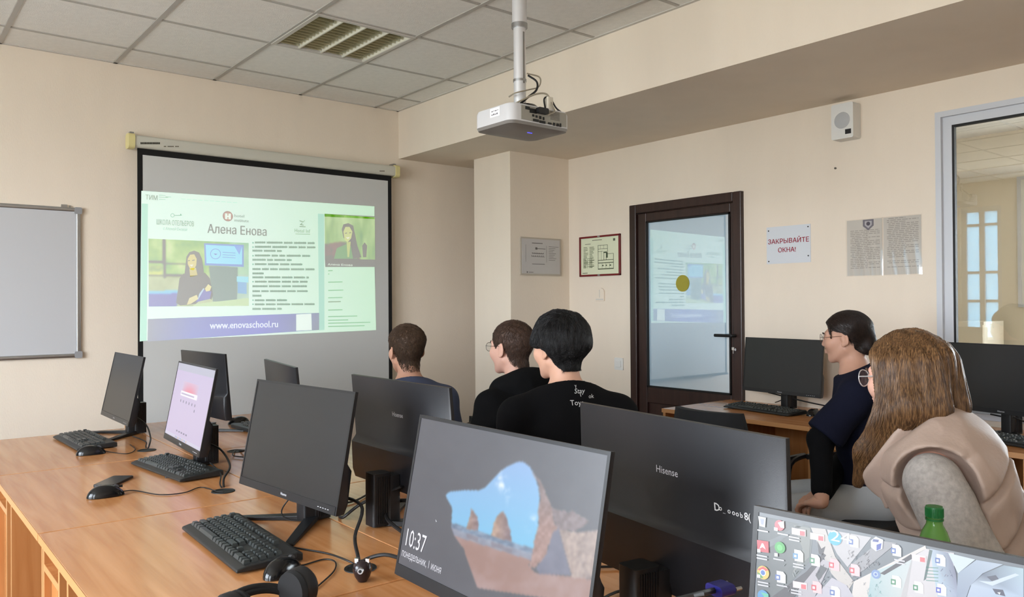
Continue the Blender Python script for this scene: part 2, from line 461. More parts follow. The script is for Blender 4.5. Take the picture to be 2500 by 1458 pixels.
for k in range(4): MB().tube([(-.206+k*.1375, -.26, .066), (-.206+k*.1375, .26, .066)], .008, 10).build('fluorescent_tube', M_TUBE, lt, True)

# ------------------------------------------------------------------ door
dr = struct(empty('door_1', (XR, (DY0+DY1)/2, 0)), 'dark brown door with a pale glass pane and lever handle')
cy = (DY0+DY1)/2; hw = (DY1-DY0)/2
f = MB(); fw = .062
f.box(-.03, .07, -hw, -hw+fw, 0, DZ); f.box(-.03, .07, hw-fw, hw, 0, DZ); f.box(-.03, .07, -hw+fw, hw-fw, DZ-fw, DZ)
f.build('door_frame', M_BROWN, dr, bevel=.006)
ly0, ly1, lz = -hw+fw+.003, hw-fw-.003, DZ-fw-.003
gy0, gy1 = 3.036-cy, 3.735-cy; gz0, gz1 = .777, EYE+.575
lf = MB(); lf.box(-.012, .05, ly0, gy0, .01, lz); lf.box(-.012, .05, gy1, ly1, .01, lz); lf.box(-.012, .05, gy0, gy1, gz1, lz); lf.box(-.012, .05, gy0, gy1, gz0-.11, gz0); lf.box(-.012, .05, gy0, gy1, .01, .12)
lf.build('door_leaf', M_BROWN, dr, bevel=.005)
MB().box(.008, .03, gy0, gy1, .12, gz0-.11).build('kick_panel', M_BROWN, dr)
g = MB()
for a in ((gy0, gy0+.012, gz0, gz1), (gy1-.012, gy1, gz0, gz1), (gy0, gy1, gz0, gz0+.01), (gy0, gy1, gz1-.01, gz1)): g.box(-.016, .0, *a)
g.build('glazing_gasket', M_GASKET, dr)
# frosted blue-white pane that mirrors the screen
mg = bpy.data.materials.new('blue white door glass'); mg.use_nodes = True; nt = mg.node_tree; nt.nodes.clear()
o_ = nt.nodes.new('ShaderNodeOutputMaterial'); mx = nt.nodes.new('ShaderNodeMixShader'); df = nt.nodes.new('ShaderNodeBsdfDiffuse'); gl = nt.nodes.new('ShaderNodeBsdfGlossy')
df.inputs[0].default_value = (*lin((206, 234, 252)), 1); gl.inputs['Roughness'].default_value = .0; mx.inputs[0].default_value = .46
nt.links.new(df.outputs[0], mx.inputs[1]); nt.links.new(gl.outputs[0], mx.inputs[2]); nt.links.new(mx.outputs[0], o_.inputs[0])
MB().box(.0, .012, gy0+.005, gy1-.005, gz0+.003, gz1-.003).build('pane', mg, dr)
sp_ = at_x((1667, 692), XR)
st = MB().lathe([(.0005, -.004), (.056, -.004), (.056, -.001), (.0005, -.001)], (0, sp_[1]-cy, sp_[2]), 32, 0).build('round_sticker', mat('olive yellow sticker', (158, 150, 52), .5), dr)
st['label'] = 'olive yellow round sticker on the glass'
hy = gy0-.045; hz = 1.155
MB().rbox(-.026, -.012, hy-.018, hy+.018, hz-.15, hz+.06, .012, 4, 0).build('handle_plate', M_BLACK, dr)
MB().tube(smooth_path([(-.02, hy, hz), (-.06, hy, hz), (-.066, hy+.02, hz), (-.066, hy+.13, hz)], 4), .010, 10).build('lever_handle', M_BLACK, dr, True)
ky = MB(); ky.lathe([(.0005, -.034), (.009, -.034), (.009, -.02), (.0005, -.02)], (0, hy, hz-.088), 14, 0); ky.box(-.055, -.034, hy-.002, hy+.002, hz-.112, hz-.080); ky.box(-.057, -.053, hy-.009, hy+.009, hz-.09, hz-.072)
ky.build('key_cylinder', mat('nickel key', (205, 205, 205), .25, metal=1), dr)

# ------------------------------------------------------------------ interior window
wn = struct(empty('window_1', (XR, (WY0+WY1)/2, W0)), 'grey white framed interior window to the next room')
hw = (WY1-WY0)/2; hh = W1-W0
f = MB()
for x0, x1, a, b in ((-.022, .05, 0, .028), (.0, .05, .028, .072)):
    f.box(x0, x1, -hw+a, -hw+b, a, hh-a); f.box(x0, x1, hw-b, hw-a, a, hh-a); f.box(x0, x1, -hw+b, hw-b, hh-b, hh-a); f.box(x0, x1, -hw+b, hw-b, a, b)
f.build('window_frame', M_PVC, wn)
g = MB(); a, b = .070, .082
g.box(.004, .03, -hw+a, -hw+b, a, hh-a); g.box(.004, .03, hw-b, hw-a, a, hh-a); g.box(.004, .03, -hw+b, hw-b, hh-b, hh-a); g.box(.004, .03, -hw+b, hw-b, a, b)
g.build('glazing_gasket', M_GASKET, wn)
MB().box(.014, .02, -hw+.075, hw-.075, .075, hh-.075).build('pane', M_PANE2, wn)

# ------------------------------------------------------------------ neighbouring room seen through it
M_W2 = mat('cream painted wall', (232, 222, 202), .85, spec=.2)
XN = 8.2
m = MB()
m.box(XN, XN+T, YB, WIN2[0], 0, 3.2); m.box(XN, XN+T, WIN2[0], WIN2[1], 0, .85); m.box(XN, XN+T, WIN2[0], WIN2[1], 2.45, 3.2)
m.box(XN, XN+T, WIN2[1], YF, 0, 3.2)
struct(m.build('wall_next_room', M_W2), 'cream far wall of the next room seen through glass')
m = MB(); m.box(XR+T, XN+T, 4.3, 4.4, 0, 3.2); m.box(XR+T, XN+T, YB-T, YB, 0, 3.2)
struct(m.build('wall_next_room_side', M_W2))
c2 = struct(empty('ceiling_next_room', (0, 0, ZC)), 'tiled ceiling of the next room')
MB().box(XR+T, XN, YB, 4.3, .03, .2).build('ceiling_slab', M_CEIL, c2)
tm = None
for i in range(6):
    for j in range(10):
        x = XR+T+.35+.6*i; y = YB+.35+.6*j
        if tm is None: o = MB().box(-.294, .294, -.294, .294, 0, .03).build('ceiling_tile', M_CEIL, c2); tm = o.data
        else: o = obj('ceiling_tile', tm, M_CEIL, c2)
        o.location = (x, y, 0)
struct(MB().box(XN-.4, XN, YB, 4.3, 2.55, ZC+.03).build('trim_3', M_W2), 'cream soffit across the next room')
wd = struct(empty('window_5', (XN+.06, sum(WIN2)/2, .85)), 'wide window of the next room')
f = MB(); a = (WIN2[1]-WIN2[0])/2
for q in (-a, -.03, a-.06): f.box(-.03, .03, q, q+.06, 0, 1.6)
f.box(-.03, .03, -a, a, 0, .06); f.box(-.03, .03, -a, a, 1.54, 1.6); f.build('window_frame', M_PVC, wd)
MB().box(-.004, .004, -a+.05, a-.05, .05, 1.55).build('pane', M_PANE, wd)
# low cream cabinet and framed board over there
c_ = at_x((2360, 785), 7.6)
cb = tag(empty('storage_cabinet', (7.6, c_[1], 0)), 'cream cabinet standing in the next room behind the glass', 'cabinet')
MB().box(-.0, .45, -.14, .14, 0, c_[2]).build('cabinet_body', M_W2, cb, bevel=.004)
MB().box(-.012, 0, -.135, .135, .05, c_[2]-.03).build('cabinet_door', M_W2, cb)
p0 = at_x((2487, 432), XN); p1 = at_x((2487, 750), XN)
bd = tag(empty('wall_board', (XN, p0[1]-.45, p1[2])), 'white framed board on the far wall of the next room', 'board')
hb = p0[2]-p1[2]
MB().box(-.012, 0, -.43, .43, .02, hb-.02).build('board_panel', M_WHITE, bd)
f = MB(); f.box(-.02, 0, .43, .46, 0, hb); f.box(-.02, 0, -.46, -.43, 0, hb); f.box(-.02, 0, -.43, .43, hb-.03, hb); f.box(-.02, 0, -.43, .43, 0, .03); f.build('board_frame', M_PVC, bd)
# ------------------------------------------------------------------ whiteboard
YS = YF
bx1 = at_y((197, 508), YF-.02)[0]; bz1 = at_y((197, 508), YF-.02)[2]; bz0 = at_y((190, 873), YF-.02)[2]
wb = tag(empty('whiteboard', (bx1-.9, YF, bz0)), 'wall whiteboard with an aluminium frame and grey corner caps', 'whiteboard')
H = bz1-bz0
M_WB = mat('whiteboard enamel', (196, 197, 200), .22, spec=.5)
MB().box(-.88, .88, -.016, 0, .02, H-.02).build('writing_surface', M_WB, wb)
f = MB(); f.rbox(-.9, .9, -.022, 0, 0, .024, .006, 3, 0); f.rbox(-.9, .9, -.022, 0, H-.024, H, .006, 3, 0); f.rbox(-.9, -.876, -.022, 0, .024, H-.024, .006, 3, 2); f.rbox(.876, .9, -.022, 0, .024, H-.024, .006, 3, 2)
f.build('board_frame', M_ALU, wb, True)
for x in (-.9, .87):
    for z in (-.003, H-.037): MB().rbox(x-.003, x+.037, -.026, 0, z, z+.04, .008, 3, 1).build('corner_cap', mat('grey plastic cap', (150, 150, 152), .4), wb)
hk = MB(); hk.box(.80, .83, -.012, -.002, H, H+.016); hk.box(.842, .85, -.012, -.002, H, H+.012); hk.build('wall_hook', M_ALU, wb)

# ------------------------------------------------------------------ projection screen
sx0 = at_y((335, 360), YF-.08)[0]; sx1 = at_y((955, 430), YF-.08)[0]
zt = EYE+.985
YP = YF-.08
scx = (sx0+sx1)/2; hw = (sx1-sx0)/2
M_HOUS = mat('screen housing enamel', (204, 202, 190), .35)
M_CAP = mat('yellowed plastic cap', (222, 210, 150), .45)
M_SCREEN = mat('matte white screen cloth', (205, 206, 204), .95, spec=.1)
M_SBLK = mat('black screen border', (14, 14, 15), .8)
ps = tag(empty('projection_screen', (scx, YP, .75)), 'pull-down projection screen with black border showing a slide', 'projection screen')
B0 = -.15; Z1 = zt-.75
MB().rbox(-hw-.02, hw+.02, -.03, .045, Z1-.012, Z1+.065, .018, 5, 0).build('housing', M_HOUS, ps, True)
for s_ in (-1, 1):
    MB().rbox(min(s_*(hw+.02), s_*(hw+.055)), max(s_*(hw+.02), s_*(hw+.055)), -.038, .05, Z1-.02, Z1+.072, .024, 5, 0).build('end_cap', M_CAP, ps, True)
    MB().box(s_*(hw+.03)-.012, s_*(hw+.03)+.012, .0, .06, Z1+.065, Z1+.085).build('wall_bracket', M_ALU, ps)
MB().box(-hw+.03, hw-.03, -.002, .0005, B0, Z1-.05).build('screen_cloth', M_SCREEN, ps)
f = MB(); f.box(-hw+.0, -hw+.03, -.0028, .0005, B0, Z1-.005); f.box(hw-.03, hw, -.0028, .0005, B0, Z1-.005); f.box(-hw+.03, hw-.03, -.0028, .0005, Z1-.05, Z1-.005); f.build('screen_border', M_SBLK, ps)
f = MB(); f.tube([(-hw-.01, 0, B0), (hw+.01, 0, B0)], .014, 10); f.build('bottom_bar', M_SBLK, ps, True)
for (xa, ya, n_, w_, h_, cc) in ((343, 352.0, 13, 3.0, .012, (48, 46, 40)), (400, 359.0, 12, 2.4, .007, (104, 96, 80)), (927, 419.0, 4, 2.4, .008, (100, 84, 70))):
    lc = Canvas((0, YP-.0305, 0), (1, 0, 0), (0, 0, 1))
    for k in range(n_):
        if n_ == 12 and k in (2, 8): continue
        q0 = lc.px((xa+k*(w_+.7), ya)); q1 = lc.px((xa+k*(w_+.7)+w_, ya)); lc.rect(q0[0], q0[1]-.1193*0-k*0, q1[0], q0[1]+h_, cc, 0)
    lc.build('housing_lettering', M_PRINT, ps)

# the slide: everything laid out on the plane of the cloth
sl = Canvas((scx, YP-.0025, .75), (1, 0, 0), (0, 0, 1), .00025)
BASE = (205, 206, 204)
EM = 0.0
def E_(c):   # light the projector adds on top of the daylit cloth for a wanted colour
    t = lin(c); b = lin((150, 151, 146)); o = [max(0, x-y) for x, y in zip(t, b)]
    return [255*((12.92*v) if v <= .0031308 else 1.055*v**(1/2.4)-.055) for v in o]
def Bc(c): return BASE      # the cloth itself is the same white everywhere
def P(pxs, c, layer=1):
    if isinstance(c[0], (tuple, list)): sl.ppx(pxs, [Bc(q) for q in c], layer, [E_(q) for q in c])
    else: sl.ppx(pxs, Bc(c), layer, E_(c))
def Tx(s, p, h, c, layer=4, w=None, bold=0., slant=0.):
    a = sl.px(p); ww = None if w is None else sl.px((w, p[1]))[0]-a[0]
    sl.text(s, a, h, Bc(c), layer, E_(c), width=ww, bold=bold, slant=slant)
def quad(tl, tr, br, bl, nx, ny, fn, layer=1):
    g = lambda u, v: tuple((1-v)*((1-u)*tl[k]+u*tr[k])+v*((1-u)*bl[k]+u*br[k]) for k in (0, 1))
    for i in range(nx):
        for j in range(ny):
            q = [(i/nx, j/ny), ((i+1)/nx, j/ny), ((i+1)/nx, (j+1)/ny), (i/nx, (j+1)/ny)]
            P([g(*t) for t in q], [fn(*t) for t in q], layer)
def mixc(a, b, t): return tuple(x+(y-x)*t for x, y in zip(a, b))
bgc = lambda u, v: mixc(mixc((216, 240, 226), (222, 242, 230), v), (194, 230, 198), max(0, u-.45)*1.4)
quad((345, 466), (914, 504), (914, 640), (343, 660), 8, 3, lambda u, v: bgc(u, v*.5))
quad((343, 660), (914, 640), (918, 806), (341, 833), 8, 3, lambda u, v: bgc(u, .5+v*.5))
P([(346, 497), (361, 498), (358, 832), (341, 834)], (178, 222, 202), 2)
P([(776, 522), (791, 523), (792, 806), (779, 807)], (176, 218, 200), 2)
P([(361, 779), (779, 764), (779, 806), (360, 834)], (150, 160, 190), 2)
P([(361, 779), (470, 775), (470, 826), (360, 834)], [(160, 164, 172), (140, 156, 196), (140, 156, 200), (160, 164, 172)], 3)
P([(470, 775), (640, 769), (640, 814), (470, 826)], [(140, 156, 196), (134, 152, 204), (134, 152, 206), (140, 156, 200)], 3)
P([(640, 769), (779, 764), (779, 806), (640, 814)], [(134, 152, 204), (146, 158, 176), (152, 160, 168), (134, 152, 206)], 3)
Tx('www.enovaschool.ru', (512, 803), .046, (232, 240, 246), 5, 678, .015)
P([(723, 768), (760, 766), (761, 806), (723, 808)], (228, 242, 232), 4)
# logos and headings
Tx('ТИМ', (355, 487), .030, (118, 160, 138), 4, 384, .015)
for k in range(3): P([(388, 476+k*5), (404+6*(k % 2), 477+k*5), (404+6*(k % 2), 478+k*5), (388, 477.4+k*5)], (140, 180, 158), 4)
P([(404, 480), (418, 481), (418, 482), (404, 481.5)], (140, 180, 158), 4)
for k in range(10): P([(442+k*14, 485+k*.95), (453+k*14, 485.8+k*.95), (453+k*14, 487.2+k*.95), (442+k*14, 486.6+k*.95)], (188, 222, 202), 4)
Tx('ШКОЛА ОТЕЛЬЕРОВ', (382, 548), .032, (124, 168, 150), 4, 473, .012)
Tx('с Аленой Еновой', (398, 561), .018, (138, 178, 160), 4, 456, 0, .15)
for k in range(14):
    t0, t1 = 2*PI*k/14, 2*PI*(k+1)/14
    P([(421+5*math.cos(t0), 526+5*math.sin(t0)), (421+5*math.cos(t1), 526+5*math.sin(t1)), (421+3.6*math.cos(t1), 526+3.6*math.sin(t1)), (421+3.6*math.cos(t0), 526+3.6*math.sin(t0))], (140, 178, 160), 4)
P([(426, 525.5), (444, 524.5), (444, 526.2), (426, 527)], (140, 178, 160), 4); P([(440, 522), (442, 522), (442, 526), (440, 526)], (140, 178, 160), 4)
sl.disc(sl.px((556, 528)), .034, Bc((150, 132, 104)), 4, E_((176, 150, 112)), 28)
sl.disc(sl.px((556, 528)), .029, Bc((190, 158, 118)), 5, E_((190, 158, 120)), 28)
for q in ([(549, 521), (555, 521.3), (555, 535.5), (549, 535)], [(557.5, 521.5), (563.5, 522), (563.5, 536), (557.5, 535.6)], [(553, 527), (560, 527.3), (560, 530), (553, 529.6)]): P(q, (226, 240, 226), 6)
Tx('hotel', (572, 530), .020, (92, 138, 132), 5, 596, .015); Tx('institute', (572, 541), .020, (92, 138, 132), 5, 607, .015)
Tx('Алена Енова', (506, 569), .058, (40, 70, 80), 5, 650, .02)
Tx('Hotel Inf', (719, 567), .026, (124, 168, 140), 5, 757, .003)
P([(721, 570.5), (757, 571.5), (757, 572.8), (721, 571.8)], (130, 172, 144), 5)
for a, b in (((731, 538), (740, 541)), ((740, 541), (744, 537)), ((732, 547), (741, 549)), ((738, 543), (734, 547)), ((731, 552), (746, 553))): P([a, b, (b[0], b[1]+2), (a[0], a[1]+2)], (120, 164, 138), 5)
# left photograph in the slide: a woman at a desk by a window and a display
def room_picture(X, Y):
    im = np.zeros(X.shape+(3,)); im[:] = (196, 212, 176)
    n = vnoise(X, Y, 26, 5, 1)[..., None]; im = np.array([138., 178, 112])*(1-n)+np.array([222., 236, 186])*n
    lo = Y > 671; im[lo] = (np.array([190., 200, 166])+(n-.5)*40)[lo]
    rt = X > 560; im[rt] = (im*.5+np.array([180., 216, 214])*.5)[rt]
    paint(im, X, Y, [(364, 648), (397, 650), (397, 671), (363, 671)], (176, 196, 104), 14, 12, 2, (206, 214, 120))
    for pl in ([(397, 580), (404, 580), (404, 678), (399, 678)], [(355, 637), (397, 637), (397, 642), (355, 642)], [(400, 642), (455, 643), (455, 645), (400, 645)], [(355, 671), (452, 671), (452, 674), (355, 674)]): paint(im, X, Y, pl, (122, 124, 100))
    paint(im, X, Y, [(355, 712), (436, 708), (434, 717), (355, 720)], (150, 206, 232), 6); paint(im, X, Y, [(355, 719), (434, 716), (430, 760), (355, 760)], (126, 144, 196), 8, 14, 3, (140, 150, 188))
    paint(im, X, Y, [(510, 650), (580, 653), (578, 735), (520, 736)], (150, 164, 156), 5, 18, 4, (160, 176, 166))
    paint(im, X, Y, [(470, 748), (520, 738), (610, 728), (612, 760), (470, 760)], (196, 214, 176), 6, 16, 5, (208, 226, 190))
    for _ in range(2): im[1:-1, 1:-1] = (im[1:-1, 1:-1]*2+im[:-2, 1:-1]+im[2:, 1:-1]+im[1:-1, :-2]+im[1:-1, 2:])/6
    return im
pa, pb = sl.px((363, 752)), sl.px((607, 588))
sl.raster(pa[0], sl.px((484, 748))[1], pb[0], sl.px((484, 588))[1], 110, 72, room_picture, 2, Bc, E_)
P([(498, 594), (595, 598), (595, 652), (500, 648)], (110, 170, 210), 3); P([(502, 598), (591, 602), (591, 646), (504, 643)], (164, 222, 240), 4)
P([(570, 598), (591, 602), (584, 622)], (110, 180, 226), 5)
for k in range(20):
    t0, t1 = 2*PI*k/20, 2*PI*(k+1)/20
    P([(526+13*math.cos(t0), 620+13*math.sin(t0)), (526+13*math.cos(t1), 620+13*math.sin(t1)), (526+11.4*math.cos(t1), 620+11.4*math.sin(t1)), (526+11.4*math.cos(t0), 620+11.4*math.sin(t0))], (100, 168, 206), 5)
P([(521, 619), (531, 620), (526, 623)], (80, 140, 190), 5)
for k in range(3): P([(543, 615+6*k), (575, 617+6*k), (575, 619+6*k), (543, 617+6*k)], (120, 184, 212), 5)
P([(510, 650), (580, 653), (578, 735), (520, 736)], (152, 168, 160), 3); P([(578, 675), (606, 676), (606, 690), (578, 688)], (168, 222, 232), 4); P([(580, 688), (602, 690), (602, 718), (580, 716)], (130, 186, 214), 4)
P([(480, 742), (606, 728), (607, 745), (470, 748)], (200, 220, 180), 4)
P([(455, 627), (462, 616), (474, 612), (486, 617), (493, 632), (497, 660), (500, 690), (492, 700), (456, 706), (448, 690), (452, 655)], (140, 126, 100), 5)
P([(458, 632), (464, 622), (474, 621), (480, 632), (479, 648), (472, 660), (464, 657), (458, 645)], (214, 206, 152), 6)
P([(462, 656), (478, 654), (482, 672), (464, 676)], (206, 198, 148), 6)
P([(462, 647), (472, 646), (468, 651)], (240, 240, 220), 7); P([(459, 636), (463, 635), (463, 637), (459, 638)], (110, 100, 80), 7); P([(469, 635), (475, 634), (475, 636), (469, 637)], (110, 100, 80), 7)
P([(438, 680), (448, 668), (466, 674), (482, 672), (500, 666), (512, 680), (520, 720), (516, 732), (500, 722), (478, 742), (440, 746), (430, 740)], (124, 124, 122), 6)
P([(500, 705), (508, 694), (516, 700), (512, 710), (503, 712)], (226, 220, 170), 8); P([(462, 728), (480, 720), (484, 730), (466, 742), (456, 744)], (220, 214, 170), 8)
P([(488, 716), (498, 708), (516, 712), (512, 730), (478, 738)], (118, 130, 190), 7); P([(486, 718), (496, 704), (499, 705), (482, 734)], (190, 210, 226), 8)
# bulleted text, blurred by distance into short words
# bulleted text, too blurred in the photograph to read: words stay short strokes
bul = {0, 1, 3, 5, 9, 13, 14}
ends = [768, 770, 688, 757, 712, 738, 768, 646, 754, 751, 752, 752, 640, 707, 768, 688]
y0s = [593, 603.5, 613, 624.5, 635, 645.5, 657.5, 668, 677.5, 688, 699, 711, 722, 733, 743, 754]
rl = random.Random(11)
for k in range(16):
    x = 616.0
    if k in bul: sl.disc(sl.px((x+1.5, y0s[k])), .006, Bc((120, 156, 140)), 5, E_((150, 186, 168)), 8); x += 6
    while x < ends[k]-4:
        w_ = min(ends[k]-x, rl.uniform(14, 40)); yy = y0s[k]+(x-690)*.012*(1-(y0s[k]-593)/110)
        P([(x, yy-2.1), (x+w_, yy-2.0), (x+w_, yy+2.3), (x, yy+2.2)], (136, 178, 160), 5)
        q = x
        while q < x+w_-2:
            g_ = rl.uniform(2.2, 4.2); P([(q, yy-3.0-1.2*(rl.random() < .15)), (q+1.1, yy-3.0), (q+1.1, yy+2.8), (q, yy+2.8)], (120, 160, 146), 6); q += g_
        x += w_+3.0
# right column: webcam picture and the chat
P([(792, 522), (914, 528), (914, 535), (792, 529)], (128, 158, 132), 3)
def cam_picture(X, Y):
    n = vnoise(X, Y*.25, 10, 4, 6)[..., None]; im = np.array([138., 172, 122])*(1-n)+np.array([216., 234, 188])*n
    paint(im, X, Y, [(785, 598), (836, 590), (870, 598), (880, 640), (785, 640)], (140, 160, 116), 12, 16, 7, (160, 140, 112))
    for _ in range(2): im[1:-1, 1:-1] = (im[1:-1, 1:-1]*2+im[:-2, 1:-1]+im[2:, 1:-1]+im[1:-1, :-2]+im[1:-1, 2:])/6
    return im
pa, pb = sl.px((793, 633)), sl.px((915, 531))
sl.raster(pa[0], pa[1], pb[0], pb[1], 60, 46, cam_picture, 3, Bc, E_)
P([(815, 632), (822, 606), (846, 596), (866, 606), (872, 632)], (150, 182, 134), 5)
P([(834, 560), (838, 548), (850, 545), (862, 551), (866, 570), (872, 600), (882, 628), (862, 632), (856, 600), (838, 580)], (112, 112, 86), 6)
P([(838, 566), (843, 554), (853, 554), (860, 566), (857, 582), (848, 592), (841, 586)], (206, 214, 160), 7)
P([(844, 580), (854, 579), (849, 584)], (240, 244, 220), 8); P([(842, 569), (847, 568), (847, 570), (842, 571)], (110, 110, 80), 8); P([(852, 568), (857, 567), (857, 569), (852, 570)], (110, 110, 80), 8)
P([(846, 592), (856, 590), (852, 628), (848, 628)], (196, 206, 150), 7)
P([(884, 600), (890, 592), (896, 600), (894, 628), (886, 628)], (150, 150, 110), 5); P([(793, 600), (806, 604), (808, 622), (793, 626)], (160, 140, 110), 5)
P([(793, 632), (918, 634), (918, 652), (794, 652)], (134, 150, 132), 4)
Tx('Алена Енова', (800, 648), .014, (226, 240, 226), 6, 860, .01)
for k, (yy, x1) in enumerate([(660, 812), (668, 804), (688, 836), (708, 838), (726, 836), (736, 832), (756, 836), (772, 872), (781, 850), (788, 904), (796, 890)]):
    P([(801, yy), (x1, yy+(x1-801)*-.02), (x1, yy+2.2+(x1-801)*-.02), (801, yy+2.6)], (150, 192, 158) if k != 5 else (120, 164, 136), 4)
sl.build('projected_slide', M_SLIDE, ps)

# ------------------------------------------------------------------ ceiling projector
pn = np.array([1.99, 2.45]); PW, PD = .326, .25
zb = at_d((1255, 291), 3.155)[2]; ztp = at_d((1250, 246), 3.155)[2]
M_PROJ = mat('projector white shell', (206, 206, 208), .35)
M_PGREY = mat('projector grey underside', (128, 124, 120), .4)
M_PORTP = mat('projector port panel', (150, 146, 136), .45)
pj = tag(empty('ceiling_projector', (pn[0]+PW/2, pn[1]+PD/2, zb)), 'white projector hanging from the ceiling on a silver pole', 'projector')
h = ztp-zb; a, b = PW/2, PD/2
mb = MB(); rr = .035
pts = []
for cx, cy_, a0 in ((a-rr, b-rr, 0), (-a+rr, b-rr, PI/2), (-a+rr, -b+rr, PI), (a-rr, -b+rr, 1.5*PI)):
    for k in range(6): t = a0+PI/2*k/5; pts.append((cx+rr*math.cos(t), cy_+rr*math.sin(t)))
n = len(pts); rings = [(1.0, .004), (1.0, h-.012), (.97, h), (.9, h+.004)]
vs = []; fs = []
for s_, z in rings: vs += [(p[0]*s_, p[1]*s_, z) for p in pts]
for i in range(len(rings)-1):
    for k in range(n): fs.append((i*n+k, i*n+(k+1) % n, (i+1)*n+(k+1) % n, (i+1)*n+k))
fs += [tuple(range(n-1, -1, -1)), tuple(3*n+k for k in range(n))]
mb.add(vs, fs).build('projector_shell', M_PROJ, pj, True)
vs = []; fs = []
for s_, z in ((1.0, .004), (.97, -.008), (.80, -.015), (.4, -.018)): vs += [(p[0]*s_, p[1]*s_, z) for p in pts]
for i in range(3):
    for k in range(n): fs.append((i*n+k, i*n+(k+1) % n, (i+1)*n+(k+1) % n, (i+1)*n+k))
fs += [tuple(range(n)), tuple(3*n+k for k in range(n))]
MB().add(vs, fs).build('projector_lid', M_PGREY, pj, True)
MB().box(-a+.052, a-.028, -b-.003, -b+.004, .010, h-.006).build('port_panel', M_PORTP, pj)
M_PORT = mat('black socket', (18, 18, 18), .5)
for (x, z, w_, hh_) in ((-.080, .058, .022, .012), (-.05, .032, .009, .009), (-.032, .030, .009, .009), (-.012, .029, .010, .012), (.006, .027, .007, .012), (-.035, .014, .030, .010), (.0, .012, .030, .010), (.040, .012, .018, .007), (.064, .012, .010, .012), (.084, .012, .012, .012), (.1, .013, .007, .014), (-.05, .050, .036, .018)):
    MB().box(x-w_/2, x+w_/2, -b-.006, -b-.002, z-hh_/2, z+hh_/2).build('port', M_PORT, pj)
g = MB()
for k in range(6): g.box(.045, .095, -b-.005, -b-.002, .030+k*.006, .033+k*.006)
g.build('vent_grille', mat('grey vent', (118, 114, 106), .5), pj)
MB().lathe([(.0005, 0), (.026, 0), (.030, .012), (.030, .03), (.0005, .03)], (.06, b-.01, h*.5), 24, 1).build('lens', M_GLOSSB, pj, True)
lb = Canvas((pn[0]-.0008, pn[1]+PD/2, zb), (0, -1, 0), (0, 0, 1))
lb.rect(-.01, .030, .055, h-.006, (236, 236, 238), 0); [lb.rect(.0+k*.012, .052+.002*(k % 2), .010+k*.012, .056, (110, 110, 116), 1) for k in range(4)]; [lb.rect(.0+k*.011, .038, .009+k*.011, .042+.002*(k % 2), (110, 110, 116), 1) for k in range(4)]
lb.build('paper_label', M_PRINT, pj)
MB().box(-.012, .012, -.05, -.046, -.0195, -.0165).build('status_light', mat('blue status light', (60, 60, 200), .4, emit=(70, 70, 255), es=2.5), pj)
MB().lathe([(.0005, 0), (.062, 0), (.066, .008), (.05, .022), (.0005, .024)], (-.005, -.02, h+.004), 24).build('mount_plate', M_GLOSSB, pj, True)
zc_ = ZC-zb
M_POLE = mat('silver pole', (214, 214, 216), .3, metal=.35)
px_, py_ = -.012, .0
MB().tube([(px_, py_, h+.02), (px_, py_, zc_-.28)], .026, 20).build('lower_pole', M_POLE, pj, True)
MB().tube([(px_, py_, zc_-.32), (px_, py_, zc_)], .031, 20).build('upper_pole', M_POLE, pj, True)
MB().tube([(px_, py_, zc_-.33), (px_, py_, zc_-.31)], .034, 20).build('pole_collar', M_ALU, pj, True)
MB().tube([(px_, py_, h+.13), (px_, py_, h+.14)], .0285, 20).build('pole_collar', M_ALU, pj, True)
MB().lathe([(.0005, zc_-.012), (.07, zc_-.012), (.07, zc_), (.0005, zc_)], (px_, py_, 0), 24).build('ceiling_flange', M_ALU, pj)
MB().box(px_-.004, px_+.004, -.0275, -.025, h+.12, zc_-.35).build('pole_slot', M_PGREY, pj)
M_CBLK = mat('black cable', (20, 18, 18), .5)
M_CGRY = mat('grey cable', (150, 140, 122), .5)
def cable(pts, r, m, parent, name='cable', n=6, k=6): return MB().tube(smooth_path(pts, k), r, n).build(name, m, parent, True)
cable([(px_+.02, -.03, h+.155), (.03, -.06, h+.125), (.028, -.06, h+.09), (.0, -.04, h+.06), (-.04, -.03, h+.025)], .0045, M_CBLK, pj)
cable([(px_+.01, -.035, h+.16), (.055, -.05, h+.15), (.05, -.05, h+.11), (.0, -.045, h+.09), (-.06, -.03, h+.07), (-.055, .02, h+.065)], .003, M_CGRY, pj)
cable([(-.09, -.03, h+.01), (-.04, -.05, h+.04), (.02, -.07, h+.07), (.06, -.09, h+.07), (.075, -.10, h+.03), (.06, -.135, h-.01), (.02, -.14, h-.03)], .004, M_CGRY, pj)
cable([(.05, -.09, h+.01), (.045, -.09, h+.05), (.075, -.09, h+.06), (.10, -.10, h+.02), (.115, -.115, h-.0)], .0035, M_CBLK, pj)
MB().rbox(.055, .09, -.10, -.07, h+.005, h+.06, .008, 3, 2).build('cable_adapter', mat('cream adapter', (214, 206, 190), .4), pj)
MB().rbox(-.035, .02, -b-.022, -b-.004, h-.030, h-.006, .006, 3, 1).build('power_plug', M_BLACK, pj)

# ------------------------------------------------------------------ notices and fittings on the right wall and column
def wall_box(p_tl, p_br, X=XR):
    a_ = at_x(p_tl, X); b_ = at_x(p_br, X); return a_[1], b_[1], b_[2], a_[2]     # y_left, y_right, z0, z1
def right_canvas(y0, y1, z0, z1, X, lift=.0004): return Canvas((X, y0, z0), (0, -1, 0), (0, 0, 1), lift)
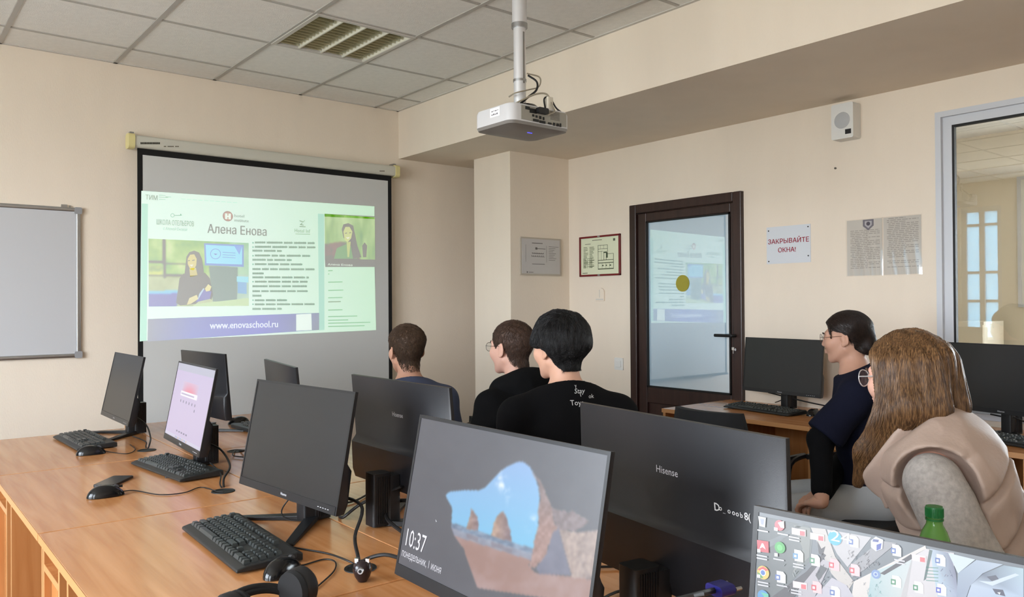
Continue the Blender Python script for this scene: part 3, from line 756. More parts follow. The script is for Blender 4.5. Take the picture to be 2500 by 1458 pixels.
# close the windows
y0, y1, z0, z1 = wall_box((1872, 556), (1980, 640)); W_ = y0-y1; H_ = z1-z0
sg = tag(empty('window_notice', (XR, (y0+y1)/2, z0)), 'white paper notice with red Cyrillic letters beside the door', 'sign')
MB().box(-.003, 0, -W_/2, W_/2, 0, H_).build('paper_sheet', mat('white notice sheet', (214, 218, 224), .35), sg)
c = right_canvas(y0, y1, z0, z1, XR-.003)
c.text('ЗАКРЫВАЙТЕ', (W_*.5, H_*.54), H_*.125, (150, 30, 50), 1, width=W_*.93, align='c', bold=.02); c.build('lettering', M_PRINT, sg)
c = right_canvas(y0, y1, z0, z1, XR-.003); c.text('ОКНА!', (W_*.47, H_*.30), H_*.125, (150, 30, 50), 1, width=W_*.40, align='c', bold=.02); c.build('lettering', M_PRINT, sg)
for q in ((.05, .07), (.95, .93), (.05, .9), (.95, .17)): MB().lathe([(.0005, -.006), (.004, -.006), (.004, -.002), (.0005, -.002)], (0, W_/2-W_*q[0], H_*q[1]), 10, 0).build('pin', M_INK, sg)
# document sheets in plastic sleeves
y0, y1, z0, z1 = wall_box((2068, 540), (2250, 668)); W_ = y0-y1; H_ = z1-z0
M_SLEEVE = mat_pane('glossy plastic sleeve', (.97, .97, .97), .10, .12)
lab = ['printed document in a shiny sleeve with a shield emblem on top', 'printed document page in a shiny sleeve without emblem']
for k in range(2):
    ya = y0-W_*(.0 if k == 0 else .51); wk = W_*.49
    d_ = tag(empty('document_sheet', (XR, ya-wk/2, z0)), lab[k], 'document', 'documents on the right wall')
    MB().box(-.0016, 0, -wk/2, wk/2, 0, H_).build('paper_sheet', mat('document paper', (206, 200, 190), .6), d_)
    c = right_canvas(ya, ya-wk, z0, z1, XR-.0016, .0003)
    z = H_*(.80 if k == 0 else .97)
    rnd = random.Random(k)
    if k == 0:
        s0 = (wk*.62, H_*.93); 
        c.poly([(s0[0]-.03, s0[1]+.02), (s0[0]+.03, s0[1]+.02), (s0[0]+.03, s0[1]-.015), (s0[0], s0[1]-.04), (s0[0]-.03, s0[1]-.015)], (120, 116, 126), 1)
        c.poly([(s0[0]-.02, s0[1]+.012), (s0[0]+.02, s0[1]+.012), (s0[0]+.02, s0[1]-.010), (s0[0], s0[1]-.028), (s0[0]-.02, s0[1]-.010)], (186, 182, 186), 2)
        c.disc((s0[0], s0[1]-.003), .011, (80, 76, 90), 3)
    while z > H_*.10:
        x = wk*.10+(wk*.04 if rnd.random() < .3 else 0)
        end = wk*(.94 if rnd.random() < .8 else .6)
        while x < end:
            l_ = rnd.uniform(.012, .035); c.rect(x, z, min(end, x+l_), z+.0042, (166, 160, 152), 1); x += l_+.005
        z -= .0098 if rnd.random() < .88 else .022
    c.build('printed_text', M_PRINT, d_)
    # wavy sleeve
    vs = []; fs = []; NX, NZ = 14, 18
    for i in range(NX+1):
        for j in range(NZ+1):
            u_, v_ = i/NX, j/NZ
            vs.append((-.004-.003*(1-v_)*(.5+.5*math.sin(u_*21+v_*5+k*2))*(1 if 0 < i < NX else 0), wk/2+.006-u_*(wk+.012), -.004+v_*(H_+.008)))
    for i in range(NX):
        for j in range(NZ): q = i*(NZ+1)+j; fs.append((q, q+1, q+NZ+2, q+NZ+1))
    o = MB().add(vs, fs).build('plastic_sleeve', M_SLEEVE, d_, True)
# evacuation plan with red frame
y0, y1, z0, z1 = wall_box((1417, 580), (1517, 672)); W_ = y0-y1; H_ = z1-z0
ev = tag(empty('evacuation_plan', (XR, (y0+y1)/2, z0)), 'evacuation plan in a dark red frame beside the door', 'plan')
f = MB(); t_ = .014
f.box(-.016, 0, -W_/2, -W_/2+t_, 0, H_); f.box(-.016, 0, W_/2-t_, W_/2, 0, H_); f.box(-.016, 0, -W_/2, W_/2, 0, t_); f.box(-.016, 0, -W_/2, W_/2, H_-t_, H_)
f.build('picture_frame', mat('dark red frame', (112, 18, 24), .35), ev, bevel=.003)
MB().box(-.008, 0, -W_/2+t_, W_/2-t_, t_, H_-t_).build('plan_sheet', mat('pale green plan paper', (222, 226, 196), .4), ev)
c = right_canvas(y0, y1, z0, z1, XR-.008, .0003); G_ = (96, 104, 80)
def bars(lst, col, lay=1):
    for (xa, ya, xb, yb) in lst: c.rect(W_*xa, H_*ya, W_*xb, H_*yb, col, lay)
bars([(.46, .16, .47, .76), (.46, .75, .70, .76), (.69, .56, .70, .76), (.46, .16, .84, .185), (.83, .16, .84, .54), (.70, .53, .84, .54), (.46, .31, .84, .33), (.46, .38, .84, .395), (.46, .66, .69, .67), (.46, .60, .58, .61), (.60, .38, .61, .60), (.66, .38, .67, .60), (.54, .38, .545, .60), (.56, .19, .565, .31), (.65, .19, .655, .31), (.74, .19, .745, .31), (.52, .67, .525, .75), (.60, .67, .605, .75)], G_)
bars([(.66, .44, .70, .57), (.60, .56, .68, .59), (.56, .24, .60, .27), (.74, .24, .78, .27), (.65, .24, .68, .27)], (70, 84, 62), 2)
c.build('plan_print', M_PRINT, ev); c = right_canvas(y0, y1, z0, z1, XR-.008, .0003)
rnd = random.Random(5)
for k in range(15): bars([(.10+.0, .72-.036*k, .10+rnd.uniform(.05, .12), .735-.036*k), (.25, .72-.036*k, .25+rnd.uniform(.06, .13), .735-.036*k)], (120, 128, 100))
for k in range(5): bars([(.09, .44-.05*k, .36, .452-.05*k), (.10+.05*k, .20, .106+.05*k, .44)], (146, 154, 124))
bars([(.32, .885, .56, .90), (.83, .84, .88, .90), (.14, .80, .28, .812), (.07, .08, .20, .095)], (100, 100, 84))
lg_ = c.build('legend_print', M_PRINT, ev); lg_['kind'] = 'stuff'
MB().box(-.019, -.014, -.012, .012, H_-.012, H_-.002).build('clip', M_ALU, ev); MB().box(-.019, -.014, -.012, .012, .002, .012).build('clip', M_ALU, ev)
# framed sheet on the column
Yc = 4.5354
a_ = at_y((1268, 578), Yc); b_ = at_y((1368, 674), Yc); W_ = b_[0]-a_[0]; H_ = a_[2]-b_[2]
fs_ = tag(empty('framed_schedule', ((a_[0]+b_[0])/2, Yc, b_[2])), 'grey printed sheet in a clear plastic frame on the column', 'notice')
MB().rbox(-W_/2, W_/2, -.012, 0, 0, H_, .006, 3, 1).build('plastic_frame', mat('clear grey acrylic', (186, 176, 162), .15), fs_)
MB().box(-W_/2+.012, W_/2-.016, -.0135, -.012, .012, H_-.012).build('paper_sheet', mat('grey paper', (196, 192, 190), .3), fs_)
c = Canvas((a_[0], Yc-.0135, b_[2]), (1, 0, 0), (0, 0, 1), .0003); I_ = (120, 116, 114)
bars([(.27, .84, .53, .86), (.36, .70, .60, .715), (.35, .68, .40, .74), (.27, .57, .54, .585), (.27, .49, .58, .50), (.27, .29, .58, .305), (.14, .06, .17, .10), (.19, .07, .30, .085), (.12, .35, .125, .80), (.62, .35, .625, .80)], I_)
for k in range(9): bars([(.68, .77-.045*k, .93 if k == 0 else .78+.1*((k*37) % 10)/10, .78-.045*k)], I_)
for k in range(7): bars([(.26+.045*k, .49, .275+.045*k, .53), (.27+.045*k, .57, .285+.045*k, .60)], I_)
c.build('printed_text', M_PRINT, fs_)
# wall loudspeaker
XS = XR-.085
y0, y1, z0, z1 = wall_box((2029, 258), (2083, 334), XS); cyy = (y0+y1)/2; W_ = y0-y1; H_ = z1-z0
lsp = tag(empty('wall_loudspeaker', (XR, cyy, z0)), 'small white square loudspeaker mounted high on the right wall', 'speaker')
MB().rbox(-.085, 0, -W_/2, W_/2, 0, H_, .01, 3, 0).build('speaker_box', M_WHITE, lsp)
MB().lathe([(.0005, -.088), (W_*.33, -.088), (W_*.36, -.085), (W_*.36, -.08), (.0005, -.08)], (0, 0, H_*.52), 32, 0).build('speaker_grille', mat('pale grey grille', (206, 208, 210), .5, bump=.6, bscale=500), lsp, True)
MB().box(-.087, -.084, -W_/2+.012, -W_/2+.045, .022, .048).build('maker_badge', M_BLACK, lsp)
# switches
y0, y1, z0, z1 = wall_box((1502, 873), (1523, 904)); W_ = y0-y1; H_ = z1-z0
sw = tag(empty('light_switch', (XR, (y0+y1)/2, z0)), 'white light switch on the wall beside the door frame', 'switch')
MB().rbox(-.010, 0, -W_/2, W_/2, 0, H_, .006, 3, 0).build('switch_plate', M_WHITE, sw); MB().box(-.016, -.008, -W_/2+.018, W_/2-.018, .02, H_-.02).build('rocker', M_WHITE, sw, bevel=.003)
y0, y1, z0, z1 = wall_box((1456, 703), (1477, 735)); W_ = y0-y1; H_ = z1-z0
bp = tag(empty('wall_bell_box', (XR, (y0+y1)/2, z0)), 'small cream arched wall box under the evacuation plan', 'wall box')
pts = [(-W_/2, 0), (W_/2, 0), (W_/2, H_*.7)]+[(W_/2*math.cos(t*PI/8), H_*.7+H_*.3*math.sin(t*PI/8)) for t in range(1, 8)]+[(-W_/2, H_*.7)]
MB().prism(pts, 0, -.012, 0).build('box_cover', M_WALL, bp, bevel=.002); MB().box(-.014, -.011, -.002, .002, H_*.25, H_*.85).build('slot', M_TBAR, bp); MB().box(-.013, -.011, -W_/2+.006, W_/2-.006, .008, .016).build('slot', M_TBAR, bp)
q = at_x((2040, 411), XR)
tag(MB().lathe([(.0005, -.006), (.006, -.006), (.006, 0), (.0005, 0)], (XR, q[1], q[2]), 10, 0).build('wall_screw', mat('dark screw', (90, 84, 78), .4), None), 'dark screw head left in the right wall below the loudspeaker', 'screw')
# ------------------------------------------------------------------ desks
def mat_wood(name, c0, c1, axis):
    m = bpy.data.materials.new(name); m.use_nodes = True; nt = m.node_tree; b = nt.nodes['Principled BSDF']
    tc = nt.nodes.new('ShaderNodeTexCoord'); mp = nt.nodes.new('ShaderNodeMapping')
    sc = [14, 14, 14]; sc[axis] = 0.9; mp.inputs['Scale'].default_value = sc
    n = nt.nodes.new('ShaderNodeTexNoise'); n.inputs['Scale'].default_value = 2.2; n.inputs['Detail'].default_value = 7; n.inputs['Distortion'].default_value = .6
    cr = nt.nodes.new('ShaderNodeValToRGB'); cr.color_ramp.elements[0].position = .32; cr.color_ramp.elements[1].position = .72
    cr.color_ramp.elements[0].color = (*lin(c0), 1); cr.color_ramp.elements[1].color = (*lin(c1), 1)
    nt.links.new(tc.outputs['Object'], mp.inputs[0]); nt.links.new(mp.outputs[0], n.inputs['Vector']); nt.links.new(n.outputs['Fac'], cr.inputs[0]); nt.links.new(cr.outputs[0], b.inputs['Base Color'])
    b.inputs['Roughness'].default_value = .19; b.inputs['Specular IOR Level'].default_value = .55
    MATS[name] = m; return m
M_TOP = mat_wood('alder laminate top', (184, 122, 72), (206, 148, 98), 1)
M_PANEL = mat_wood('alder laminate panel', (176, 112, 62), (196, 134, 82), 2)
M_EDGE = mat('alder edge band', (192, 138, 88), .4)
DT = .75; TH = .022
SEAM = [4.35, 3.42, 2.475, 1.535, .595, -.345]
def desk(xa, xb, ya, yb, front, label, group, grom=None):
    """xa<xb, ya<yb; front -1: users sit at low x, +1: at high x"""
    d = tag(empty('computer_desk', ((xa+xb)/2, (ya+yb)/2, 0)), label, 'desk', group)
    hx, hy = (xb-xa)/2, (yb-ya)/2-.003
    s = front
    def bx(name, x0, x1, y0, y1, z0, z1, m=M_PANEL, bev=0.0):
        x0, x1 = sorted((x0*s, x1*s)); return MB().box(x0, x1, y0, y1, z0, z1).build(name, m, d, bevel=bev)
    bx('tabletop', -hx, hx, -hy, hy, DT-TH, DT, M_TOP, .002)
    bx('edge_band', hx, hx+.0012, -hy, hy, DT-TH, DT, M_EDGE)
    fx = hx-.012; rx = -hx+.03
    def panel(y, nm):
        bx(nm, rx, fx, y, y+.018, 0, DT-TH); bx('panel_edge', fx, fx+.0012, y, y+.018, 0, DT-TH, M_EDGE)
    panel(hy-.018, 'side_panel'); panel(-hy, 'side_panel'); panel(hy-.235, 'divider_panel'); panel(hy-.345, 'divider_panel')
    bx('back_panel', rx, rx+.016, -hy+.018, hy-.345, .18, DT-TH)
    y0, y1 = hy-.217, hy-.018
    bx('shelf', rx+.02, fx, y0, y1, DT-TH-.075, DT-TH-.057); bx('panel_edge', fx, fx+.0012, y0, y1, DT-TH-.075, DT-TH-.057, M_EDGE)
    bx('cabinet_door', fx-.032, fx-.016, y0+.002, y1-.002, .06, DT-TH-.08); bx('drawer_back', fx-.10, fx-.086, y0, y1, DT-TH-.057, DT-TH)
    bx('plinth', fx-.05, fx-.034, y0, y1, 0, .06)
    if grom is not None:
        gx, gy = grom[0]-(xa+xb)/2, grom[1]-(ya+yb)/2
        MB().lathe([(.0005, DT+.0002), (.030, DT+.0002), (.031, DT+.002), (.037, DT+.002), (.038, DT-.001)], (gx, gy, 0), 28).build('cable_grommet', M_GASKET, d, True)
    return d
GL = 'desks of the double row'
lab = ['wooden computer desk at the end of the row nearest the whiteboard', 'wooden desk carrying the monitor with the pink and white page', 'wooden desk carrying the blank grey monitor and headset', 'wooden desk under the monitor with the beach lock screen', 'wooden desk under the monitor with the icon-covered desktop']
GR = [(.925, 3.605), (.913, 2.64), (.89, 1.66), None, None]
DESKL = []
for k in range(5): DESKL.append(desk(.36, 1.03, SEAM[k+1], SEAM[k], -1, lab[k], GL, GR[k]))
lab = ['wooden desk of the far row at its end towards the projection screen', 'wooden desk of the far row with its monitor turned from the pink page', 'wooden desk in front of the man in the black hoodie', 'wooden desk in front of the black haired man, under the dark monitor back', 'wooden desk holding the green bottle']
SR = [4.45]+SEAM[1:]
for k in range(5): desk(1.033, 1.70, SR[k+1], SR[k], 1, lab[k], GL, (1.208, 3.333) if k == 1 else None)
# desks along the right wall
SW = [3.05, 2.11, 1.17, .23]
lab = ['wooden wall desk next to the brown door', 'wooden wall desk beside the woman in navy', 'wooden wall desk under the interior window']
for k in range(3): desk(3.59, 4.255, SW[k+1], SW[k], -1, lab[k], 'desks along the right wall')

# ------------------------------------------------------------------ monitors
M_MON = mat('matte black monitor shell', (30, 30, 33), .38, bump=.05, bscale=900)
M_BEZ = mat('dark monitor bezel', (26, 26, 28), .35)
M_LCDOFF = mat('switched off matte display', (20, 20, 21), .36, spec=.7)
M_LOGO = mat('silver lettering', (200, 200, 204), .35)
MW, MH = .54, .316
def monitor(c, yaw, tilt, label, lit=False, logo=True):
    """c: centre of the front face (world), yaw: direction the screen faces (deg from +x), tilt back (deg)"""
    rz = R(yaw)+PI/2
    mo = tag(empty('computer_monitor', (c[0], c[1], DT), rz), label, 'monitor', 'computer monitors')
    zc = c[2]-DT
    T_ = Matrix.Translation((0, 0, zc)) @ Matrix.Rotation(-R(tilt), 4, 'X')
    w, h = MW/2, MH/2
    # shell profile (y depth behind front, z): thin top, ledge, thicker lower part
    z_l = h-MH*.62
    prof = [(.003, h), (.011, h), (.013, z_l+.012), (.030, z_l-.006), (.034, -h+.03), (.028, -h+.004), (.003, -h)]
    vs = []; fs = []; n = len(prof)
    xs_ = [-w, -w+.006, w-.006, w]
    for i, x in enumerate(xs_):
        for y, z in prof:
            k = .72 if i in (0, 3) else 1.0
            vs.append((x, .003+(y-.003)*k, z))
    for i in range(3):
        for k in range(n-1): fs.append((i*n+k, i*n+k+1, (i+1)*n+k+1, (i+1)*n+k))
        fs.append((i*n+n-1, i*n, (i+1)*n, (i+1)*n+n-1))
    fs += [tuple(range(n)), tuple(3*n+k for k in range(n-1, -1, -1))]
    MB().add(vs, fs).xf(T_).build('back_shell', M_MON, mo, True)
    b = .0065; ch = .022
    f = MB(); f.box(-w, -w+b, 0, .004, -h, h); f.box(w-b, w, 0, .004, -h, h); f.box(-w+b, w-b, 0, .004, h-b, h); f.box(-w+b, w-b, -.001, .004, -h, -h+ch)
    f.xf(T_).build('bezel', M_BEZ, mo)
    scr = MB().box(-w+b, w-b, .0012, .0038, -h+ch, h-b).xf(T_).build('display', M_LCDOFF, mo)
    lg = MB(); v, fc = text_mesh('Hisense', 0.0); k = .0075/.72; x0 = max(q[0] for q in v)*k/2
    if logo:
        lg.add([(q[0]*k-x0, -.0015, q[1]*k-h+.008) for q in v], fc); lg.xf(T_).build('front_logo', M_LOGO, mo)
    lb = MB(); k = .0135/.72; x0 = max(q[0] for q in v)*k/2
    lb.add([(x0-q[0]*k, .0125, q[1]*k+.055) for q in v], fc); lb.xf(T_).build('back_logo', M_LOGO, mo)
    bt = MB()
    for q in range(5): bt.box(w-.09+q*.012, w-.084+q*.012, -.0014, 0, -h+.009, -h+.0105)
    bt.xf(T_).build('buttons', M_LOGO, mo)
    # stand
    ny = .058
    MB().rbox(-.024, .024, ny-.036, ny+.004, .004, .138, .006, 3, 2).build('stand_neck', M_BLACK, mo, True)
    bk = MB(); bk.rbox(-.026, .026, ny-.006, ny+.050, .004, .148, .008, 3, 2); bk.build('rear_cover', M_BLACK, mo, True)
    rb = MB()
    for q in range(7): rb.box(-.0285, .0285, ny+.005+q*.0055, ny+.0075+q*.0055, .012, .14)
    rb.build('cover_ribs', M_BLACK, mo)
    for s in (-1, 1):
        d = Vector((s*math.sin(R(46)), -math.cos(R(46)), 0)); p0 = Vector((0, ny+.005, 0)); p1 = p0+d*.255
        nrm = Vector((-d.y, d.x, 0)); L = MB()
        vs = [p0+nrm*.018, p0-nrm*.018, p1-nrm*.013, p1+nrm*.013]
        L.add([(q.x, q.y, .0) for q in vs]+[(vs[0].x, vs[0].y, .016), (vs[1].x, vs[1].y, .016), (vs[2].x, vs[2].y, .007), (vs[3].x, vs[3].y, .007)], [(0,3,2,1),(4,5,6,7),(0,1,5,4),(1,2,6,5),(2,3,7,6),(3,0,4,7)])
        L.build('stand_foot', M_BLACK, mo, bevel=.002)
    up = Vector(T_.to_3x3() @ Vector((0, 0, 1))); Rz = Matrix.Rotation(rz, 3, 'Z')
    mo_info = dict(o=np.array(c, float), u=np.array(Rz @ Vector((1, 0, 0))), v=np.array(Rz @ up), w=w, h=h)
    return mo, mo_info
E_Z = EYE
MON = {}
def add(key, c, yaw, tilt, label, **k): MON[key] = monitor((c[0], c[1], c[2]+EYE), yaw, tilt, label, **k)
add('M1', (.944, 4.123, -.382), 179.9, 12.2, 'blank grey monitor at the end of the row by the whiteboard')
add('M2', (.956, 3.146, -.379), 176.9, 11.0, 'monitor showing a white and pink page on the second desk')
add('M3', (.928, 2.121, -.379), 185.3, 11.0, 'blank grey monitor above the large black keyboard')
add('M4', (.843, 1.109, -.378), 179.5, 11.2, 'monitor with a sea cave lock screen and a clock')
add('M5', (.829, .29, -.400), 184.6, 7.4, 'monitor with a desktop full of icons on a banknote picture')
add('R1', (1.304, 4.006, -.381), 4.1, 4.8, 'dark monitor seen from behind just past the pink page monitor')
add('R2', (1.261, 2.951, -.377), -10.4, 5.7, 'monitor seen from behind whose top shows over the blank monitor with the keyboard')
add('R3', (1.18, 1.947, -.369), -0.8, 5.1, 'dark monitor seen from behind before the man in the blue shirt')
add('R4', (1.142, .945, -.365), -8.7, 1.8, 'dark monitor back with white handwriting beside the lock screen monitor')
add('RW1', (4.076-.03, 2.576-.02, -.362), 173.2, 5.6, 'switched off black monitor on the wall desk by the door')
add('RW2', (4.008, 1.406, -.354), 167.1, 4.6, 'switched off black monitor under the interior window')

def screen_canvas(key, lift=.00025):
    i = MON[key][1]; u, v = i['u'], i['v']; n = np.cross(u, v)
    return Canvas(i['o']-n*.0012, u, v, lift), i['w']-.0065, i['h']
# handwriting on the back of one monitor
i = MON['R4'][1]
nb = -np.cross(i['u'], i['v'])
bc = Canvas(i['o']+nb*(.0135-.0003), -i['u'], i['v'], .0003)
hw_ = [('D', 1745, 1246, .0135), ('o', 1756, 1246, .0095), ('_', 1765, 1251, .008), ('o', 1777, 1253, .0095), ('o', 1788, 1257, .0095), ('o', 1797, 1260, .0095), ('b', 1808, 1264, .009), ('8', 1818, 1269, .0125), ('(', 1828, 1271, .012)]
for t_, xx, yy, hh_ in hw_: bc.text(t_, bc.px((xx, yy)), hh_, (205, 205, 205), 0, slant=-.08, bold=.03)
bc.build('chalk_writing', M_PRINT, MON['R4'][0])

# ---- page on M2
c, w_, h_ = screen_canvas('M2'); b_ = -h_+.022; t_ = h_-.0065
c.poly([(-w_, b_), (w_, b_), (w_, t_), (-w_, t_)], (200, 187, 216), 0)
c.rect(-w_, t_-.028, w_, t_, (186, 186, 202), 1); c.rect(-w_, b_, w_, b_+.012, (204, 200, 220), 1)
N = 14
for k in range(N):
    u0, u1 = -.14+.24*k/N, -.14+.24*(k+1)/N; f0 = math.sin(PI*k/N); f1 = math.sin(PI*(k+1)/N)
    c.poly([(u0, .045), (u1, .045), (u1, .085), (u0, .085)], [mixc((202, 190, 216), (226, 130, 150), f0), mixc((202, 190, 216), (226, 130, 150), f1), mixc((202, 190, 216), (212, 180, 204), f1), mixc((202, 190, 216), (212, 180, 204), f0)], 2)
c.rect(-.14, .028, .10, .047, (236, 232, 240), 3); c.rect(-.13, .034, .06, .040, (186, 176, 200), 4)
for k in range(6): c.disc((-.12+.042*k, .008), .006, (130, 124, 150), 3, n=10)
c.disc((.095, -.012), .006, (130, 124, 150), 3, n=10)
for k in range(5): c.rect(-.10+.035*k, -.110, -.08+.035*k, -.104, (130, 124, 150), 3)
for k in range(9): c.rect(-.1+.02*k, b_+.002, -.092+.02*k, b_+.009, [(150, 150, 170), (120, 140, 190), (190, 150, 120)][k % 3], 3)
c.build('page_picture', M_LCD, MON['M2'][0])

# ---- lock screen on M4 (laid out on the panel plane)
c, w_, h_ = screen_canvas('M4'); b_ = -h_+.022; t_ = h_-.0065
cave = [(1088, 1211), (1093, 1204), (1100, 1200), (1135, 1197), (1170, 1197), (1182, 1192), (1200, 1174), (1222, 1150), (1240, 1138), (1262, 1128), (1276, 1127), (1295, 1140), (1307, 1165), (1315, 1190), (1318, 1220), (1316, 1260), (1312, 1310), (1304, 1338), (1296, 1368), (1290, 1383), (1310, 1400), (1420, 1410), (1460, 1420), (1460, 1480), (1165, 1436), (1150, 1392), (1132, 1340), (1110, 1310), (1102, 1288), (1104, 1240)]
def lock_picture(X, Y):
    n = vnoise(X, Y, 60, 3)[..., None]
    im = np.array([74., 74, 82])+(n-.5)*12+np.zeros(X.shape+(3,))      # dark rock round the opening; glare comes from the real window
    edge = .5+.5*np.tanh((vnoise(X, Y, 26, 4, 5)-.5)*6)
    paint(im, X, Y, cave, (156, 118, 106), 9, 60, 1, (164, 134, 130))                  # wet sand
    sk = cave[:17]+[(1308, 1344), (1103, 1286)]+cave[-2:]
    m_ = inpoly(X, Y, sk); ts = np.clip((Y-1127)/210, 0, 1)[..., None]
    sky_ = np.array([138., 176, 224])*(1-ts)+np.array([112., 188, 226])*ts
    cl = np.clip((vnoise(X, Y, 16, 4, 2)-.50)*5, 0, 1)*np.exp(-(((X-1216-(Y-1165)*.45)/15)**2+((Y-1180)/34)**2))+np.clip((vnoise(X, Y, 12, 4, 7)-.52)*5, 0, 1)*np.exp(-(((X-1305)/14)**2+((Y-1278)/16)**2))
    sky_ = sky_+np.clip(cl, 0, 1)[..., None]*(np.array([226., 236, 248])-sky_); im[m_] = sky_[m_]
    hz = 1277+(X-1104)*.318                                                                     # waterline falls to the right in the picture
    ins = inpoly(X, Y, cave)
    sea = ins & (Y > hz) & (Y < hz+13); im[sea] = (np.array([112., 132, 158])+(vnoise(X, Y*3, 14, 3, 3)[..., None]-.5)*90)[sea]
    wet = ins & (Y >= hz+13) & (Y < hz+30); im[wet] = (np.array([138., 142, 160])+(vnoise(X, Y*2, 20, 3, 4)[..., None]-.5)*50)[wet]
    for pl, k in (([(1138, 1290), (1144, 1268), (1149, 1250), (1152, 1240), (1157, 1254), (1165, 1262), (1168, 1296), (1150, 1294)], 1), ([(1198, 1308), (1206, 1276), (1220, 1254), (1228, 1249), (1236, 1264), (1243, 1288), (1252, 1322), (1222, 1316)], 2)):
        cx = sum(p_[0] for p_ in pl)/len(pl); sh = np.clip((X-cx)/16, -1, 1)[..., None]; m_ = inpoly(X+(edge-.5)*4, Y, pl)
        v_ = np.array([146., 118, 110])-sh*np.array([22., 18, 6])+(vnoise(X, Y, 9, 4, 8+k)[..., None]-.5)*70; im[m_] = v_[m_]
        rf = inpoly(X, 2*(hz+8)-Y, pl) & ins & (Y > hz+6) & (Y < hz+26); im[rf] = (.45*im+.55*np.array([112., 100, 108]))[rf]
    wall = [(1300, 1150), (1318, 1172), (1332, 1200), (1345, 1236), (1352, 1275), (1362, 1292), (1350, 1304), (1336, 1352), (1306, 1386), (1290, 1383), (1303, 1340), (1312, 1300), (1318, 1220), (1312, 1180)]
    m_ = inpoly(X+(edge-.5)*6, Y+(edge-.5)*5, wall); f_ = np.clip((Y-1160)/130, 0, 1)[..., None]
    v_ = (im*.5+np.array([150., 124, 120])*.5)*(1-f_)+np.array([158., 122, 112])*f_+(vnoise(X, Y, 8, 4, 11)[..., None]-.5)*64; im[m_] = v_[m_]
    ledge = [(1345, 1236), (1372, 1250), (1396, 1246), (1420, 1262), (1442, 1274), (1408, 1298), (1362, 1294), (1352, 1270)]
    m_ = inpoly(X+(edge-.5)*8, Y+(edge-.5)*8, ledge); v_ = im*.35+np.array([150., 124, 122])*.65+(vnoise(X, Y, 9, 4, 12)[..., None]-.5)*80; im[m_] = v_[m_]
    shade = [(1350, 1300), (1364, 1290), (1378, 1345), (1394, 1404), (1318, 1402), (1308, 1388), (1334, 1354)]
    m_ = inpoly(X, Y, shade); v_ = np.array([106., 106, 126])+(vnoise(X, Y, 22, 4, 13)[..., None]-.5)*26; im[m_] = v_[m_]
    block = [(1366, 1294), (1410, 1300), (1470, 1294), (1470, 1412), (1398, 1412), (1380, 1350)]
    m_ = inpoly(X, Y, block); st_ = .5+.5*np.sin((X-1366)*.11+vnoise(X, Y, 18, 3, 14)*9)
    v_ = np.array([150., 130, 122])+st_[..., None]*np.array([18., 16, 14])+(vnoise(X, Y, 7, 4, 15)[..., None]-.5)*70; im[m_] = v_[m_]
    for _ in range(2): im[1:-1, 1:-1] = (im[1:-1, 1:-1]*2+im[:-2, 1:-1]+im[2:, 1:-1]+im[1:-1, :-2]+im[1:-1, 2:])/6
    return im
c.raster(-w_, b_, w_, t_, 260, 150, lock_picture, 0)
p_ = c.px((992, 1331)); q_ = c.px((1040, 1343)); c.text('10:37', p_, .034, (240, 240, 246), 9, width=(q_[0]-p_[0])*1.0)
p_ = c.px((983, 1357)); q_ = c.px((1080, 1389)); c.text('понедельник, 1 июня', p_, .0145, (224, 224, 232), 9, width=(q_[0]-p_[0])*1.0)
c.ppx([(1066, 1268), (1069, 1274), (1067, 1275)], (220, 225, 230), 9)
c.build('lock_screen_picture', M_LCD, MON['M4'][0])

# ---- desktop on M5
c, w_, h_ = screen_canvas('M5', .00018); b_ = -h_+.022; t_ = h_-.0065
c.poly([(-w_, b_), (w_, b_), (w_, t_), (-w_, t_)], (104, 112, 120), 0)
def q5(pts, col, lay): c.ppx(pts, col, lay)
# collage of grey banknotes
q5([(1848, 1258), (1976, 1284), (1985, 1310), (1978, 1370), (1900, 1458), (1848, 1458)], [(70, 78, 80), (96, 104, 106), (110, 116, 116), (104, 112, 112), (84, 92, 94), (64, 72, 74)], 1)
q5([(1856, 1330), (1900, 1310), (1960, 1276), (1968, 1278), (1900, 1325), (1856, 1350)], (104, 112, 116), 2)
q5([(1938, 1282), (1980, 1290), (1976, 1360), (1935, 1400), (1960, 1340)], (128, 132, 128), 2)
q5([(1980, 1288), (2016, 1292), (2040, 1360), (2085, 1420), (2070, 1445), (2030, 1400), (2005, 1345)], (196, 190, 186), 3)
q5([(2020, 1293), (2128, 1312), (2070, 1385), (2044, 1352), (2024, 1312)], (190, 188, 192), 3)
q5([(1996, 1320), (2006, 1340), (2016, 1334), (2010, 1356), (2000, 1352)], (44, 36, 42), 4)
q5([(1885, 1458), (1970, 1395), (2010, 1350), (2018, 1356), (1960, 1430), (1940, 1458)], (48, 42, 50), 4)
q5([(1950, 1440), (2010, 1366), (2030, 1372), (1990, 1458), (1950, 1458)], (176, 172, 180), 5)
q5([(2005, 1380), (2022, 1388), (2000, 1418), (1992, 1405)], (58, 62, 66), 6)
q5([(1990, 1458), (2032, 1410), (2070, 1430), (2085, 1458)], (186, 184, 196), 5)
q5([(2072, 1384), (2150, 1320), (2190, 1326), (2110, 1392), (2080, 1410)], (150, 150, 156), 4)
q5([(2085, 1420), (2260, 1332), (2262, 1340), (2150, 1400), (2130, 1458), (2080, 1458)], (214, 208, 204), 4)
q5([(2150, 1400), (2225, 1353), (2232, 1362), (2160, 1404)], (44, 36, 44), 6)
q5([(2128, 1398), (2230, 1360), (2215, 1458), (2120, 1458)], [(170, 196, 200), (196, 206, 208), (200, 206, 206), (158, 190, 196)], 5)
q5([(2200, 1458), (2228, 1360), (2262, 1340), (2330, 1350), (2330, 1458)], (206, 202, 206), 5)
